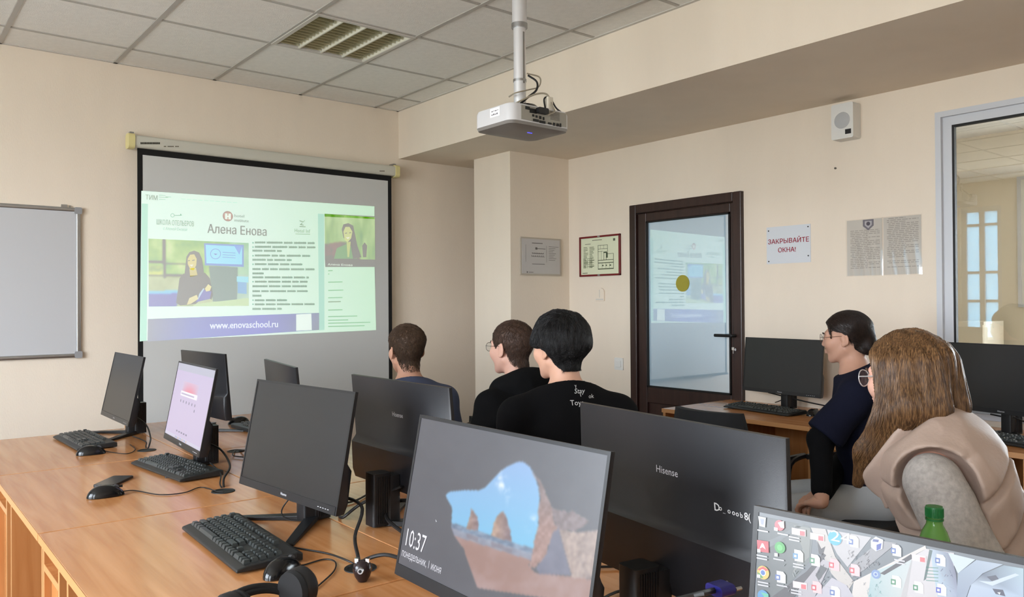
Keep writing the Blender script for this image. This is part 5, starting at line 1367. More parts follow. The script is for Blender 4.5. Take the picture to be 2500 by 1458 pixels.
def head_base(q):
    d = ell(q, (0, -.018, .032), (.076, .098, .086))
    return smin(d, ell(q, (0, .028, -.035), (.060, .066, .078)), .03)
def head_sdf(q):
    d = head_base(q); ax = np.abs(q[:, 0]); m = q.copy(); m[:, 0] = ax
    d = smin(d, cap(m, (.050, -.006, -.052), (.013, .064, -.100), .017, .018), .024)
    d = smin(d, ell(m, (.040, .058, -.022), (.024, .028, .026)), .03)
    d = smin(d, cap(m, (.0, .085, .026), (.038, .074, .026), .012, .010), .018)
    d = smin(d, cap(q, (0, .088, .014), (0, .102, -.026), .0075, .011), .012)
    d = smin(d, ell(m, (.011, .094, -.031), (.008, .010, .007)), .007)
    d = smax(d, -ell(m, (.033, .102, .007), (.017, .016, .010)), .014)
    d = smin(d, ell(m, (.032, .080, .006), (.0125, .0125, .011)), .004)
    d = smin(d, ell(q, (0, .0925, -.057), (.021, .0085, .0055)), .006)
    d = smin(d, ell(q, (0, .0915, -.067), (.018, .0085, .006)), .006)
    d = smax(d, -ell(q, (0, .104, -.062), (.02, .007, .0016)), .003)
    ca, sa = math.cos(.25), math.sin(.25); cb, sb = math.cos(.35), math.sin(.35)
    A = np.array([[cb, sb, 0], [-sb*ca, cb*ca, -sa], [-sb*sa, cb*sa, ca]])
    e_ = ell(m, (.079, -.014, -.002), (.0065, .021, .032), A)
    e_ = smin(e_, ell(m, (.078, -.006, -.030), (.006, .010, .011)), .008)
    e_ = smax(e_, -ell(m, (.090, -.010, .000), (.010, .010, .017)), .004)
    return smin(d, e_, .006)

def strands(sdf, roots, dirf, L, nseg, r, off, jit=.25, seed=0, lift=0.0):
    """flow lines over a surface as thin three-sided tubes"""
    rs = np.random.RandomState(seed); p = roots.astype(np.float32).copy(); n = len(p); pts = []; nor = []
    Ls = L*rs.uniform(.6, 1.2, n)[:, None]; jv = rs.normal(size=(n, 3)).astype(np.float32)*jit; eps = .002
    for k in range(nseg+1):
        d0 = sdf(p); g = np.stack([sdf(p+np.eye(3, dtype=np.float32)[a]*eps)-d0 for a in range(3)], 1)/eps
        g /= np.linalg.norm(g, axis=1)[:, None]+1e-6
        p = p-g*(d0-off-lift*k/nseg)[:, None]
        pts.append(p.copy()); nor.append(g)
        t = dirf(p)+jv; t = t-g*(t*g).sum(1)[:, None]; t /= np.linalg.norm(t, axis=1)[:, None]+1e-6
        p = (p+t*Ls/nseg).astype(np.float32)
    V = np.zeros((n, nseg+1, 3, 3)); 
    for k in range(nseg+1):
        t = pts[min(k+1, nseg)]-pts[max(k-1, 0)]; t /= np.linalg.norm(t, axis=1)[:, None]+1e-9
        b = np.cross(t, nor[k]); rr = r*(1-.75*k/nseg)
        for j in range(3):
            a = 2*PI*j/3; V[:, k, j] = pts[k]+(b*math.cos(a)*1.4+nor[k]*math.sin(a))*rr
    base = (np.arange(n)*(nseg+1)*3)[:, None]; fl = []
    for k in range(nseg):
        for j in range(3):
            fl.append(np.concatenate([base+k*3+j, base+k*3+(j+1) % 3, base+(k+1)*3+(j+1) % 3, base+(k+1)*3+j], 1))
    return V.reshape(-1, 3), np.concatenate(fl)

def mat_skin(name, c):
    m = mat(name, c, .5, noise=.06, nscale=14, bump=.04, bscale=250, spec=.35)
    b = m.node_tree.nodes['Principled BSDF']; b.inputs['Subsurface Weight'].default_value = .08; b.inputs['Subsurface Radius'].default_value = (.01, .004, .002)
    return m
M_SHOE = mat('dark shoe', (30, 30, 32), .5)

class Person:
    def __init__(s, label, head, hyaw, byaw, lean, hs=1.0, hpitch=0.0, sw=.19, skin=(196, 150, 128), hipz=.565, back=.045, hroll=0.0, wide=1.0, legyaw=None):
        s.hs = hs; s.c = np.array(head, float); s.ls = 1.0; s.hd = {}
        def ax(yaw, pitch): 
            f = np.array([math.sin(yaw)*math.cos(pitch), math.cos(yaw)*math.cos(pitch), math.sin(pitch)]); r = np.array([math.cos(yaw), -math.sin(yaw), 0]); return r, f, np.cross(r, f)
        r, f, u = ax(hyaw, hpitch); cr, sr = math.cos(hroll), math.sin(hroll)
        s.HA = np.stack([cr*r+sr*u, f, -sr*r+cr*u])       # rows: right, forward, up
        s.rB, s.fB, _ = ax(byaw, 0)
        s.N = s.c-f*back*hs-np.array([0, 0, .165*hs])
        s.H = np.array([*(s.N-s.fB*lean)[:2], hipz]); s.u = (s.N-s.H)/np.linalg.norm(s.N-s.H)
        s.fT = np.cross(s.u, s.rB); s.TA = np.stack([s.rB, s.fT, s.u])
        s.sw = sw; s.wide = wide
        s.root = tag(empty('person', (s.H[0], s.H[1], 0)), label, 'person', 'people watching the screen')
        s.o = np.array([s.H[0], s.H[1], 0.0])
        s.S = {k: s.N-s.u*.088+s.rB*(k*sw) for k in (-1, 1)}
        s.E = {k: s.S[k]-s.u*.26+s.fB*.05+s.rB*(k*.035) for k in (-1, 1)}
        s.W = {k: s.H+s.fB*.25+s.rB*(k*.09)+np.array([0, 0, .10]) for k in (-1, 1)}
        lr, lf, _ = ax(byaw if legyaw is None else legyaw, 0)
        s.lf = lf; s.lr = lr
        s.HP = {k: s.H+lr*(k*.09)-np.array([0, 0, .02]) for k in (-1, 1)}
        s.K = {k: np.array([*(s.H+lf*.42+lr*(k*.12))[:2], .53]) for k in (-1, 1)}
        s.A = {k: np.array([*(s.K[k]-lf*.02)[:2], .10]) for k in (-1, 1)}
        s.skin = mat_skin('skin %d %d %d' % skin, skin)
    def hl(s, P): return ((P-s.c.astype(np.float32))@s.HA.T.astype(np.float32))/s.hs
    def hw(s, q): return s.c+(np.asarray(q)*s.hs)@s.HA
    # pieces of the body
    def torso(s, P):
        L = np.linalg.norm(s.N-s.H); w = s.wide
        d = ell(P, s.H+s.u*L*.66, (.158*w, .112*w, L*.42), s.TA)
        d = smin(d, ell(P, s.H+s.u*L*.30, (.145*w, .115*w, L*.42), s.TA), .06)
        d = smin(d, ell(P, s.H, (.17*w, .135, .12), s.TA), .06)
        for k in (-1, 1): d = smin(d, cap(P, s.N-s.u*.012, s.S[k]+s.u*.012, .050, .046), .045)
        return d
    def neck(s, P):
        a = s.hw((0, -.026, -.035)); return cap(P, a, s.N-s.u*.06, .053*s.hs, .060*s.hs)
    def arm(s, P, k, a=.0): return smin(cap(P, s.S[k], s.E[k], .053+a, .043+a), cap(P, s.E[k], s.W[k], .042+a, .028+a), .03)
    def leg(s, P, k, a=.0):
        l_ = s.ls
        d = smin(cap(P, s.HP[k], s.K[k], .088*l_+a, .062*l_+a), cap(P, s.K[k], s.A[k], .058*l_+a, .042*l_+a), .03); return d
    def hand(s, P, k):
        d0 = s.hd.get(k, s.W[k]-s.E[k]); d0 = d0/np.linalg.norm(d0); nrm = np.array([0, 0, -1.0]); nrm -= d0*(nrm@d0); nrm /= np.linalg.norm(nrm); lat = np.cross(d0, nrm)*1.0
        inn = -s.rB*k; lat = lat if lat@inn > 0 else -lat       # lat points to the thumb side (inwards)
        A = np.stack([lat, d0, nrm]); W = s.W[k]; z = s.hs
        d = ell(P, W+d0*.045*z, (.040*z, .052*z, .016*z), A)
        d = smin(d, cap(P, W-d0*.05, W+d0*.01, .030, .026) if k not in s.hd else cap(P, W, W+d0*.02, .025, .026), .02)
        for i, (o_, l_) in enumerate(((.029, .9), (.010, 1.0), (-.010, .95), (-.028, .76))):
            b = W+d0*.082*z+lat*o_*z; m1 = b+(d0*.036+nrm*.010)*l_*z; m2 = m1+(d0*.020+nrm*.022)*l_*z; m3 = m2+(d0*.004+nrm*.020)*l_*z
            f_ = smin(cap(P, b, m1, .0092, .0085), smin(cap(P, m1, m2, .0085, .0078), cap(P, m2, m3, .0078, .0068), .004), .004)
            d = smin(d, f_, .006)
        b = W+d0*.020*z+lat*.032*z; m1 = b+(d0*.028+lat*.026+nrm*.012)*z; m2 = m1+(d0*.030+lat*.004+nrm*.012)*z
        return smin(d, smin(cap(P, b, m1, .0125, .0105), cap(P, m1, m2, .0105, .0085), .005), .010)
    def build_body(s, fine=.0034):
        o = []
        hs = s.hs
        zc_ = s.N[2]+.0
        fh = lambda P: smin(smin(head_sdf(s.hl(P))*hs, s.neck(P), .02), s.torso(P), .03)
        o.append(mesh_sdf(fh, s.c-np.array([.15, .15, s.c[2]-zc_+.01]), s.c+np.array([.15, .15, .15]), fine))
        def fb(P):
            d = smin(s.torso(P)+.004, s.neck(P), .03)
            for k in (-1, 1): d = smin(d, s.arm(P, k), .03); d = smin(d, s.leg(P, k), .04); d = smin(d, cap(P, s.A[k], s.A[k]+s.lf*.15-np.array([0, 0, .05]), .04, .032), .02)
            return d
        pts = np.array([s.N, s.H]+[q for D in (s.S, s.E, s.W, s.K, s.A) for q in D.values()])
        lo = pts.min(0)-.22; hi = pts.max(0)+.22; lo[2] = .012; hi[2] = zc_
        o.append(mesh_sdf(fb, lo, hi, .011))
        for k in (-1, 1):
            h = lambda P: s.hand(P, k)
            o.append(mesh_sdf(h, s.W[k]-.15, s.W[k]+.15, .0038))
        np_mesh('body', o, s.skin, s.root, s.o)
        return s
    def cloth(s, name, fn, m, lo, hi, res=.008, label=None):
        v, f = mesh_sdf(fn, lo, hi, res); ob = np_mesh(name, [(v, f)], m, s.root, s.o)
        if label: ob['label'] = label
        return ob
    def top_sdf(s, off, sleeve, fold=.006, collar=.018, hem=.50, tilt=.32, cuff=1.0, sl_extra=0.0):
        """sleeve: 'short', 'long' or None"""
        cn = (s.u+s.fB*tilt); cn /= np.linalg.norm(cn)
        def fn(P):
            d = s.torso(P)-off
            for k in (-1, 1):
                if sleeve == 'long':
                    d = smin(d, smin(cap(P, s.S[k], s.E[k], .047+off, .046+off+sl_extra), cap(P, s.E[k], s.W[k]*cuff+s.E[k]*(1-cuff), .050+off+sl_extra, .034+off), .03), .045)
                elif sleeve == 'short':
                    e_ = s.S[k]*(.12)+s.E[k]*.88
                    ax_ = (s.E[k]-s.S[k])/np.linalg.norm(s.E[k]-s.S[k]); e2 = e_+ax_*.08
                    d = smin(d, smax(cap(P, s.S[k], e2, .047+off, .064+off+sl_extra), (P-e_.astype(np.float32))@ax_.astype(np.float32), .006), .045)
            d = d-fold*crease(P, 24)*sstep(s.N[2]+.03, s.N[2]-.16, P[:, 2])-fold*.5*wob(P, 13)
            d = smax(d, (P-s.N.astype(np.float32))@cn.astype(np.float32)-collar, .006)
            return smax(d, hem-P[:, 2], .01)
        return fn
    def box(s, names='SEWNH', pad=.16):
        pts = np.array([q for D, n in ((s.S, 'S'), (s.E, 'E'), (s.W, 'W')) if n in names for q in D.values()]+[s.N, s.H]); return pts.min(0)-pad, pts.max(0)+pad
    def trousers(s, m, off=.014, label=None):
        def fn(P):
            d = ell(P, s.H, (.178*s.wide, .145, .13), s.TA)-off
            for k in (-1, 1): d = smin(d, s.leg(P, k, off), .05)
            return smax(d-.005*wob(P, 26), .115-P[:, 2], .01)
        pts = np.array([s.H]+list(s.K.values())+list(s.A.values()))
        o = s.cloth('trousers', fn, m, pts.min(0)-.2, pts.max(0)+.2, .011, label)
        for k in (-1, 1):
            g = lambda P: smax(smin(cap(P, s.A[k]-np.array([0, 0, .045])-s.lf*.05, s.A[k]+s.lf*.15-np.array([0, 0, .06]), .046, .040), cap(P, s.A[k], s.A[k]-np.array([0, 0, .03]), .048, .05), .03), .003-P[:, 2], .004)
            s.cloth('shoe', g, M_SHOE, s.A[k]-np.array([.24, .24, .12]), s.A[k]+np.array([.24, .24, .08]), .009)
    def hair(s, fn, m, dirf, n, L, nseg, r, box=((-.14, -.17, -.16), (.14, .14, .17)), res=.0042, seed=1, lift=.0, jit=.25, off=.0, pick=None):
        """fn: hair shell in head coordinates"""
        w_ = lambda P: fn(s.hl(P))*s.hs
        cs = np.array([s.hw((x, y, z)) for x in (box[0][0], box[1][0]) for y in (box[0][1], box[1][1]) for z in (box[0][2], box[1][2])])
        v, f = mesh_sdf(w_, cs.min(0), cs.max(0), res)
        rs = np.random.RandomState(seed); roots = v[rs.randint(0, len(v), n)]
        if pick is not None: roots = roots[pick(s.hl(roots.astype(np.float32)))]
        df = lambda P: (dirf(s.hl(P))@s.HA).astype(np.float32)
        sv, sf = strands(w_, roots, df, L, nseg, r, off, jit, seed, lift)
        np_mesh('hair', [(v, f), (sv, sf)], m, s.root, s.o)
    def local(s, name, mb, m):
        M = Matrix(((s.HA[0][0], s.HA[1][0], s.HA[2][0]), (s.HA[0][1], s.HA[1][1], s.HA[2][1]), (s.HA[0][2], s.HA[1][2], s.HA[2][2])))*s.hs
        M = M.to_4x4(); M.translation = Vector(s.c-s.o)
        return mb.xf(M).build(name, m, s.root, True)
    def glasses(s, m, r=.022, w=.0012):
        g = MB()
        for k in (-1, 1):
            ring = [(k*.033+r*1.12*math.cos(2*PI*i/20), .108-.06*abs(.0)-.010*abs(r*math.cos(2*PI*i/20)/r)*.3, .004+r*math.sin(2*PI*i/20)) for i in range(21)]
            g.tube(ring, w, 6); g.tube(smooth_path([(k*.057, .106, .010), (k*.074, .06, .010), (k*.079, .0, .012), (k*.079, -.02, .004)], 4), w*1.1, 6)
        g.tube([(-.009, .109, .008), (0, .112, .010), (.009, .109, .008)], w, 6)
        s.local('glasses', g, m)
        ln = MB()
        for k in (-1, 1): ln.add([(k*.033+r*1.08*math.cos(2*PI*i/20), .107, .004+r*.97*math.sin(2*PI*i/20)) for i in range(20)], [tuple(range(20))])
        s.local('glasses_lens', ln, MATS.get('spectacle lens') or mat_pane('spectacle lens', (.93, .95, .96), .12))
    def eyes(s, brow=(60, 44, 36)):
        for k in (-1, 1):
            s.local('eye', MB().lathe([(.0003, .0), (.004, .0), (.0065, -.001), (.0003, -.0015)], (k*.032, .0925, .006), 14, 1), mat('dark iris', (46, 34, 28), .2))
            s.local('eyebrow', MB().tube([(k*.016, .099, .026), (k*.030, .0965, .0305), (k*.046, .085, .026)], [.0028, .0034, .0014], 6), mat('eyebrow %d %d %d' % brow, brow, .8))

def zl(ys, zs): return lambda q: np.interp(q[:, 1], ys, zs).astype(np.float32)
def mat_hair(name, c, c2, rough=.42):
    m = mat(name, c, rough, noise=.0)
    nt = m.node_tree; b = nt.nodes['Principled BSDF']; tc = nt.nodes.new('ShaderNodeTexCoord'); n = nt.nodes.new('ShaderNodeTexNoise'); mp = nt.nodes.new('ShaderNodeMapping')
    mp.inputs['Scale'].default_value = (90, 90, 9); n.inputs['Scale'].default_value = 3.0; n.inputs['Detail'].default_value = 4
    cr = nt.nodes.new('ShaderNodeValToRGB'); cr.color_ramp.elements[0].position = .35; cr.color_ramp.elements[1].position = .68
    cr.color_ramp.elements[0].color = (*lin(c), 1); cr.color_ramp.elements[1].color = (*lin(c2), 1)
    nt.links.new(tc.outputs['Object'], mp.inputs[0]); nt.links.new(mp.outputs[0], n.inputs['Vector']); nt.links.new(n.outputs['Fac'], cr.inputs[0]); nt.links.new(cr.outputs[0], b.inputs['Base Color'])
    return m
def flow_short(q):
    crown = np.array([.0, -.055, .10], np.float32); d = q-crown; d[:, 2] *= .6; d[:, 1] *= 1.0
    return d/(np.linalg.norm(d, axis=1)[:, None]+1e-6)
def hair_base(q): return smin(head_base(q), cap(q, (0, -.026, -.035), (0, -.060, -.17), .053, .055), .02)
def short_hair(line, tt):
    def fn(q): return smax(hair_base(q)-tt(q), line(q)-q[:, 2], .006)
    return fn

M_BLKC = mat('black jersey', (11, 11, 13), .9, bump=.1, bscale=600, spec=.15)
M_HOOD = mat('black fleece', (17, 17, 18), .95, bump=.15, bscale=500, spec=.12)
M_NAVY = mat('navy cotton', (20, 22, 38), .9, spec=.15, bump=.15, bscale=600)
M_BLUE = mat('slate blue cotton', (66, 74, 98), .85, bump=.15, bscale=600)
M_VEST = mat('beige padded nylon', (174, 152, 138), .55, bump=.12, bscale=90, noise=.04, nscale=12)
M_FLEECE = mat('light grey melange fleece', (172, 166, 160), .95, noise=.16, nscale=90, bump=.3, bscale=300)
M_JEAN = mat('dark jeans', (34, 38, 52), .8, bump=.15, bscale=500)
M_GREYP = mat('pale grey trousers', (176, 180, 184), .8, bump=.12, bscale=400)

# ---- man in the slate blue shirt
p = Person('man with short brown hair in a slate blue shirt, seen from behind', at_d((991, 856), 4.0), R(9), R(14), .10, 1.0, R(2), .175, (196, 148, 124), .58, legyaw=R(-50))
p.W = {k: p.H+p.fB*.26+p.rB*(k*.08)+np.array([0, 0, .10]) for k in (-1, 1)}
p.build_body(); p.eyes()
p.cloth('shirt', p.top_sdf(.014, 'short', .006, .012), M_BLUE, *p.box())
p.trousers(M_JEAN)
p.hair(short_hair(zl([-.12, -.08, -.045, -.034, -.020, .012, .03, .05, .075], [-.10, -.095, -.06, -.02, .022, .018, .010, .03, .062]), lambda q: -.0012+.005*sstep(-.085, -.02, q[:, 2])+.013*sstep(.01, .075, q[:, 2])+.0012*wob(q, 260)), mat_hair('short brown hair', (58, 42, 32), (96, 72, 52), .6), flow_short, 6000, .022, 4, .0009, lift=.005, jit=.4)
chair(p.H[0], p.H[1], R(-40), 'black office chair under the man in the slate blue shirt', .80)

# ---- man in the black hoodie
p = Person('man with cropped brown hair in a black hoodie', at_d((1247, 850), 3.65), R(-8), R(-2), .10, 1.0, R(0), .18, (204, 160, 142), .58, legyaw=R(-55))
p.build_body(); p.eyes()
p.cloth('hoodie', p.top_sdf(.020, 'long', .020, .010, sl_extra=.006), M_HOOD, *p.box())
def hood(P, p=p):
    d = None
    for i in range(13):
        a = R(-150+300*i/12)   # ring round the neck, thick at the back
        t = .5+.5*math.cos(a); c_ = p.N-p.fB*(.075*math.cos(a)+.01)+p.rB*(.098*math.sin(a))+np.array([0, 0, -.005+.028*t-.03*(1-t)])
        e_ = ell(P, c_, (.040+.022*t, .036+.018*t, .030+.022*t)); d = e_ if d is None else smin(d, e_, .03)
    d = smin(d, ell(P, p.N-p.fB*.115-np.array([0, 0, .05]), (.095, .045, .075), p.TA), .04)
    return smax(d-.007*crease(P, 36), -(p.neck(P)-.004), .008)
p.cloth('hood', hood, M_HOOD, p.N-.24, p.N+.2, .006)
p.trousers(M_JEAN)
p.glasses(mat('thin dark spectacle frame', (50, 44, 42), .3), .020, .0009)
p.hair(short_hair(zl([-.12, -.08, -.045, -.034, -.020, .012, .03, .05, .075], [-.092, -.088, -.062, -.025, .022, .018, .0, .03, .060]), lambda q: -.0012+.005*sstep(-.09, -.03, q[:, 2])+.006*sstep(.0, .08, q[:, 2])+.0012*wob(q, 260)), mat_hair('cropped brown hair', (54, 38, 30), (84, 60, 46), .6), flow_short, 6500, .012, 3, .0009, lift=.004, jit=.4)
chair(p.H[0], p.H[1], R(-45), 'black office chair under the man in the black hoodie', .80)

# ---- black haired man in a printed black top
p = Person('man with thick black hair in a black top with small white lettering on the back', at_d((1364, 850), 3.0), R(2), R(26), .10, 1.0, R(0), .192, (206, 160, 136), .58, legyaw=R(-50))
p.build_body(); p.eyes((20, 18, 18))
tee = p.top_sdf(.018, 'long', .007, .020, sl_extra=.008)
tp = p.cloth('sweatshirt', tee, M_BLKC, *p.box())
def bowl(q):
    t = -.001+.007*sstep(-.08, -.045, q[:, 2])+.020*sstep(-.06, .01, q[:, 2])+.0015*wob(q*np.array([1, 1, .25], np.float32), 300)
    ln = np.interp(q[:, 1], [-.12, -.075, -.045, -.030, -.005, .02, .06, .1], [-.080, -.077, -.055, -.012, .012, .004, .010, .020]).astype(np.float32)
    return smax(hair_base(q)-t-.0025*wob(q, 80), ln-q[:, 2], .010)
def flow_bowl(q):
    d = np.stack([q[:, 0]*1.2, q[:, 1]+.02, -np.abs(q[:, 2]+.14)*.8], 1); top = sstep(.04, .12, q[:, 2])[:, None]
    c_ = q-np.array([0, -.05, .12], np.float32); return (d*(1-top)*4+c_*top*6).astype(np.float32)
p.hair(bowl, mat_hair('thick black hair', (10, 10, 11), (30, 28, 29), .5), flow_bowl, 7000, .055, 6, .0011, lift=.005, jit=.16)
p.trousers(M_BLKC)
# lettering wrapped on the back of the top
def wrap_text(p, sdf, s_, px_, h, slant=0.0):
    c0 = at_d(px_, 2.7); f_ = AX_F; v, fc = text_mesh(s_, .015); k = h/.72
    P_ = np.array([c0+AX_R*(q[0]*k+slant*q[1]*k)+AX_U*(q[1]*k) for q in v], np.float32)
    for _ in range(40): P_ = (P_+f_[None].astype(np.float32)*np.maximum(sdf(P_)-.0015, -.01)[:, None]*.8).astype(np.float32)
    return P_, fc
parts = []
for s_, px_, h, sl_ in (('Stay', (1411, 975), .017, .15), ('y', (1414, 960), .012, -.3), ('Toys', (1400, 1003), .018, -.1), ('ok', (1449, 988), .014, 0.), ('l', (1427, 983), .016, -.3)):
    P_, fc = wrap_text(p, tee, s_, px_, h, sl_); parts.append((P_.astype(float), fc))
np_mesh('back_print', parts, mat('white print', (205, 205, 205), .7), p.root, p.o)
chair(p.H[0], p.H[1], R(-45), 'black office chair under the man in the printed black top', .78)

# ---- woman in navy by the wall desk
p = Person('woman with dark tied hair and glasses in a navy shirt over black sleeves', at_d((2064, 826), 3.5), R(-16), R(-26), .06, .90, R(-3), .165, (190, 146, 124), .53, wide=.84, legyaw=R(-42)); p.ls = .82
p.K = {k: p.K[k]-np.array([0, 0, .05]) for k in (-1, 1)}
hd_ = at_d((2006, 1226), 3.17)
p.E = {-1: at_d((2003, 1075), 3.32), 1: p.E[1]}
p.W = {-1: hd_.copy(), 1: hd_+p.rB*.16+p.fB*.01}; p.ls = .72
p.hd = {-1: p.fB*.75+p.rB*.55-np.array([0, 0, .25]), 1: p.fB*.55-p.rB*.75-np.array([0, 0, .2])}
p.build_body(); p.eyes((48, 34, 28))
p.cloth('long_sleeve', lambda P: smin(smin(cap(P, p.S[-1], p.E[-1], .052, .046), cap(P, p.E[-1], p.E[-1]*.2+p.W[-1]*.8, .046, .036), .03), smin(cap(P, p.S[1], p.E[1], .052, .046), cap(P, p.E[1], p.W[1], .046, .038), .03), .01)-.005*crease(P, 40), M_BLKC, *p.box())
p.cloth('navy_shirt', p.top_sdf(.014, 'short', .007, .014, .53, sl_extra=.004), M_NAVY, *p.box())
p.trousers(M_GREYP)
def tied(q):
    t = -.001+.008*sstep(-.09, -.03, q[:, 2])+.011*sstep(-.02, .08, q[:, 2])
    ln = np.interp(q[:, 1], [-.12, -.07, -.045, -.03, -.005, .02, .045, .07, .09], [-.075, -.07, -.05, .0, .030, .034, .044, .066, .085]).astype(np.float32)
    d = smax(hair_base(q)-t, ln-q[:, 2], .008)
    d = smin(d, ell(q, (0, -.108, -.030), (.045, .034, .052)), .03)
    for k in (-1, 1): d = smin(d, cap(q, (k*.058, .060, .062), (k*.070, .052, .004), .005, .002), .006)
    return d-.0012*wob(q, 120)
def flow_back(q):
    tgt = np.array([0, -.115, -.03], np.float32); d = tgt-q; d[:, 0] *= .8
    return d/(np.linalg.norm(d, axis=1)[:, None]+1e-6)
p.hair(tied, mat_hair('dark brown tied hair', (24, 17, 15), (50, 36, 30), .38), flow_back, 3600, .07, 6, .0007, lift=.002, jit=.15)
p.glasses(mat('thin brown spectacle frame', (96, 70, 60), .3, metal=.6), .021, .0009)
chair(p.H[0], p.H[1], R(-70), 'black office chair under the woman in navy', .80)

# ---- woman in the beige vest
p = Person('woman with long light brown hair and glasses in a beige padded vest', at_d((2210, 922), 2.1), R(4), R(-20), .20, .93, R(-6), .165, (214, 166, 146), .56, wide=.98)
p.build_body(); p.eyes((90, 66, 50))
p.E[-1] = p.S[-1]-p.u*.25-p.fB*.01-p.rB*.045
slv = lambda P: smin(smin(cap(P, p.S[-1]-p.rB*.005, p.E[-1], .066, .068), cap(P, p.E[-1], p.W[-1], .062, .040), .04), smin(cap(P, p.S[1], p.E[1], .072, .064), cap(P, p.E[1], p.W[1], .060, .040), .04), .01)-.006*crease(P, 26)-.004*wob(P, 16)
p.cloth('fleece_sleeves', slv, M_FLEECE, *p.box(), .007)
Lt = np.linalg.norm(p.N-p.H)
def vest(P):
    q = (P-p.H.astype(np.float32))@p.TA.T.astype(np.float32)
    d = p.torso(P)-.030
    d = smin(d, ell(P, p.H+p.u*Lt*.78-p.fT*.02, (.185, .125, .15), p.TA)-.012, .05)
    hgt = q[:, 2]+.35*np.abs(q[:, 0])+.18*q[:, 1]
    gr = np.abs(((hgt/.115+.35) % 1.0)-.5)*.115; low = sstep(Lt*.92, Lt*.80, q[:, 2])
    d = d+.020*np.exp(-(gr/.010)**2)*low
    sd = np.abs(q[:, 1]+.05+.0*q[:, 2]); d = d+.007*np.exp(-(sd/.005)**2)*low
    d = d-.008*crease(P, 34)-.004*wob(P, 22)
    for k in (-1, 1):
        hole = cap(P, p.S[k]+p.rB*k*.030-p.u*.01, p.S[k]+p.rB*k*.08-p.u*.17, .092, .085)
        d = smax(d, -hole, .012)
    d = smax(d, (P-p.N.astype(np.float32))@(p.u*.95+p.fT*.3).astype(np.float32)-.03, .01)
    return smax(d, .50-P[:, 2], .01)
p.cloth('padded_vest', vest, M_VEST, *p.box(), .0065)
def collar(P):
    q = (P-(p.N+p.u*.012).astype(np.float32))@p.TA.T.astype(np.float32)
    h = q[:, 2]+.62*q[:, 1]; yy = q[:, 1]-.035; rad = np.sqrt((q[:, 0]/.92)**2+(yy/np.where(yy > 0, 1.35, 1.05))**2); t_ = .092+.25*h.clip(-.03, .08)
    d = (np.abs(rad-t_)-.016)*.8+.005*crease(P, 40)
    d = smax(d, np.abs(h+.005)-.062, .014)
    gap = np.where(q[:, 1] > .06, .022-np.abs(q[:, 0]), -1.0)
    return smax(d, gap.astype(np.float32), .01)
p.cloth('collar', collar, M_VEST, p.N-.26, p.N+.24, .0055)
q_ = np.array([at_d((2168, 1192), 1.6)], np.float32)
for _ in range(60): q_ = (q_+AX_F[None].astype(np.float32)*np.maximum(vest(q_), -.01)[:, None]*.7).astype(np.float32)
sb_ = q_[0].astype(float)-p.o
if np.linalg.norm(sb_) < 1.6: MB().lathe([(.0003, -.003), (.005, -.002), (.006, .0), (.006, .004), (.0003, .004)], tuple(sb_), 16, 0).build('snap_button', M_ALU, p.root, True)
p.trousers(M_JEAN)
def longhair(q):
    t = .012+.008*sstep(.0, .09, q[:, 2])
    ln = np.interp(q[:, 1], [-.12, .0, .03, .05, .07, .10], [-.2, -.2, -.10, .01, .060, .085]).astype(np.float32)
    d = smax(head_base(q)-t, ln-q[:, 2], .008)
    for k in (-1, 1):
        c_ = smin(cap(q, (k*.060, -.045, .03), (k*.074, -.045, -.08), .050, .052), cap(q, (k*.074, -.045, -.08), (k*.088, .030, -.185), .050, .030), .04)
        c_ = smin(c_, cap(q, (k*.066, .000, .03), (k*.080, .018, -.11), .028, .034), .04)
        c_ = smin(c_, smin(cap(q, (k*.080, .018, -.11), (k*.104, .080, -.20), .036, .026), cap(q, (k*.104, .080, -.20), (k*.100, .118, -.29), .026, .010), .03), .03)
        d = smin(d, c_, .03)
    d = smin(d, smin(cap(q, (-.04, -.088, .03), (-.045, -.098, -.085), .040, .042), cap(q, (.04, -.088, .03), (.045, -.098, -.085), .040, .042), .04), .04)
    face = ell(q, (0, .125, -.02), (.075, .085, .15)); d = smax(d, -face, .010)
    return d-.0028*wob(q*np.array([1, 1, .10], np.float32), 210)
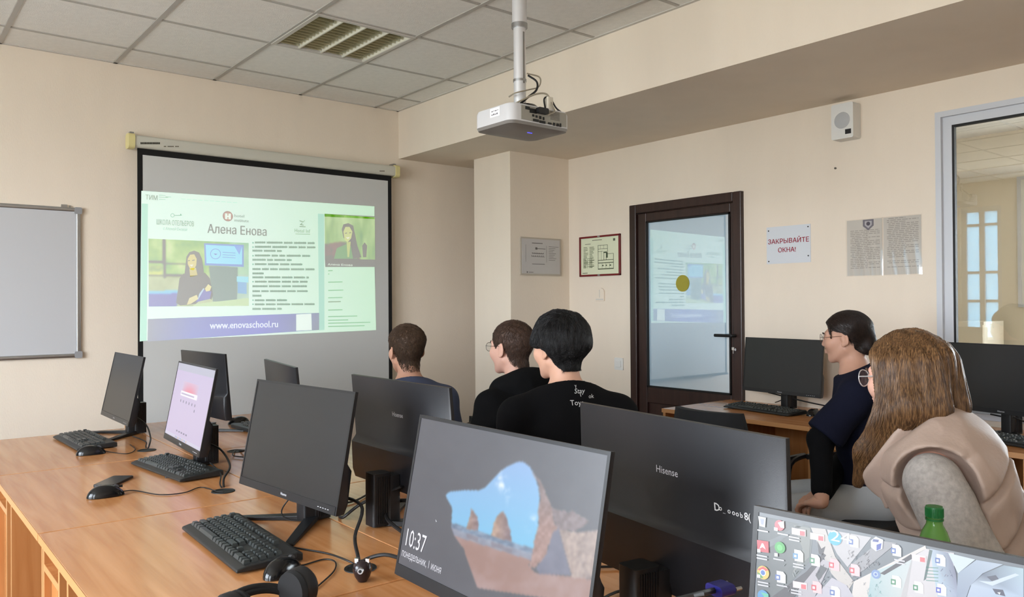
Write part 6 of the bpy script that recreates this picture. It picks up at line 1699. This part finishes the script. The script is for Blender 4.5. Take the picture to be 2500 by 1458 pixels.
def flow_long(q):
    top = sstep(.05, .11, q[:, 2])[:, None]
    side = np.stack([np.sign(q[:, 0])*(1.0), -.25+0*q[:, 0], -.2+0*q[:, 0]], 1); down = np.stack([.0*q[:, 0], .75*sstep(-.06, -.16, q[:, 2]), -1+0*q[:, 0]], 1)
    return (side*top+down*(1-top)).astype(np.float32)
p.hair(longhair, mat_hair('long light brown hair', (72, 48, 30), (140, 104, 68), .36), flow_long, 7000, .17, 12, .0011, box=((-.19, -.19, -.36), (.19, .16, .17)), res=.005, lift=.003, jit=.06)
p.glasses(mat('silver spectacle frame', (226, 224, 224), .3, metal=.6), .024, .0016)
chair(p.H[0]+.02, p.H[1]-.06, R(-20), 'black office chair under the woman in the beige vest', .86)
# ------------------------------------------------------------------ pieces that sit on a part become its sub-parts
NEST = {'front_logo': 'bezel', 'buttons': 'bezel', 'back_logo': 'back_shell', 'chalk_writing': 'back_shell', 'lock_screen_picture': 'display', 'page_picture': 'display',
        'desktop_picture': 'display', 'cover_ribs': 'rear_cover', 'lens_ring': 'camera_head', 'rocker': 'switch_plate', 'lettering': 'paper_sheet', 'printed_text': 'paper_sheet',
        'projected_slide': 'screen_cloth', 'housing_lettering': 'housing', 'plan_print': 'plan_sheet', 'legend_print': 'plan_sheet', 'port': 'port_panel', 'vent_grille': 'port_panel',
        'scroll_wheel': 'mouse_shell', 'button_seam': 'mouse_shell', 'round_sticker': 'pane', 'lever_handle': 'handle_plate', 'key_cylinder': 'handle_plate', 'key': 'keyboard_base',
        'phone_screen': 'phone_body', 'maker_badge': 'speaker_box', 'speaker_grille': 'speaker_box', 'glasses_lens': 'glasses', 'back_print': 'sweatshirt', 'paper_label': 'projector_shell', 'headband_pad': 'headband'}
for o in list(bpy.data.objects):
    nm = o.name.split('.')[0]
    if nm in NEST and o.parent is not None:
        sib = [c_ for c_ in o.parent.children if c_.name.split('.')[0] == NEST[nm]]
        if sib:
            mpi = o.matrix_parent_inverse.copy(); o.parent = sib[0]; o.matrix_parent_inverse = mpi
for par, kid in (('ear_cup', 'ear_cushion'),):
    for o in list(bpy.data.objects):
        if o.name.split('.')[0] == 'headset':
            A = [c_ for c_ in o.children if c_.name.split('.')[0] == par]; B = [c_ for c_ in o.children if c_.name.split('.')[0] == kid]
            for a_, b_ in zip(A, B): b_.parent = a_
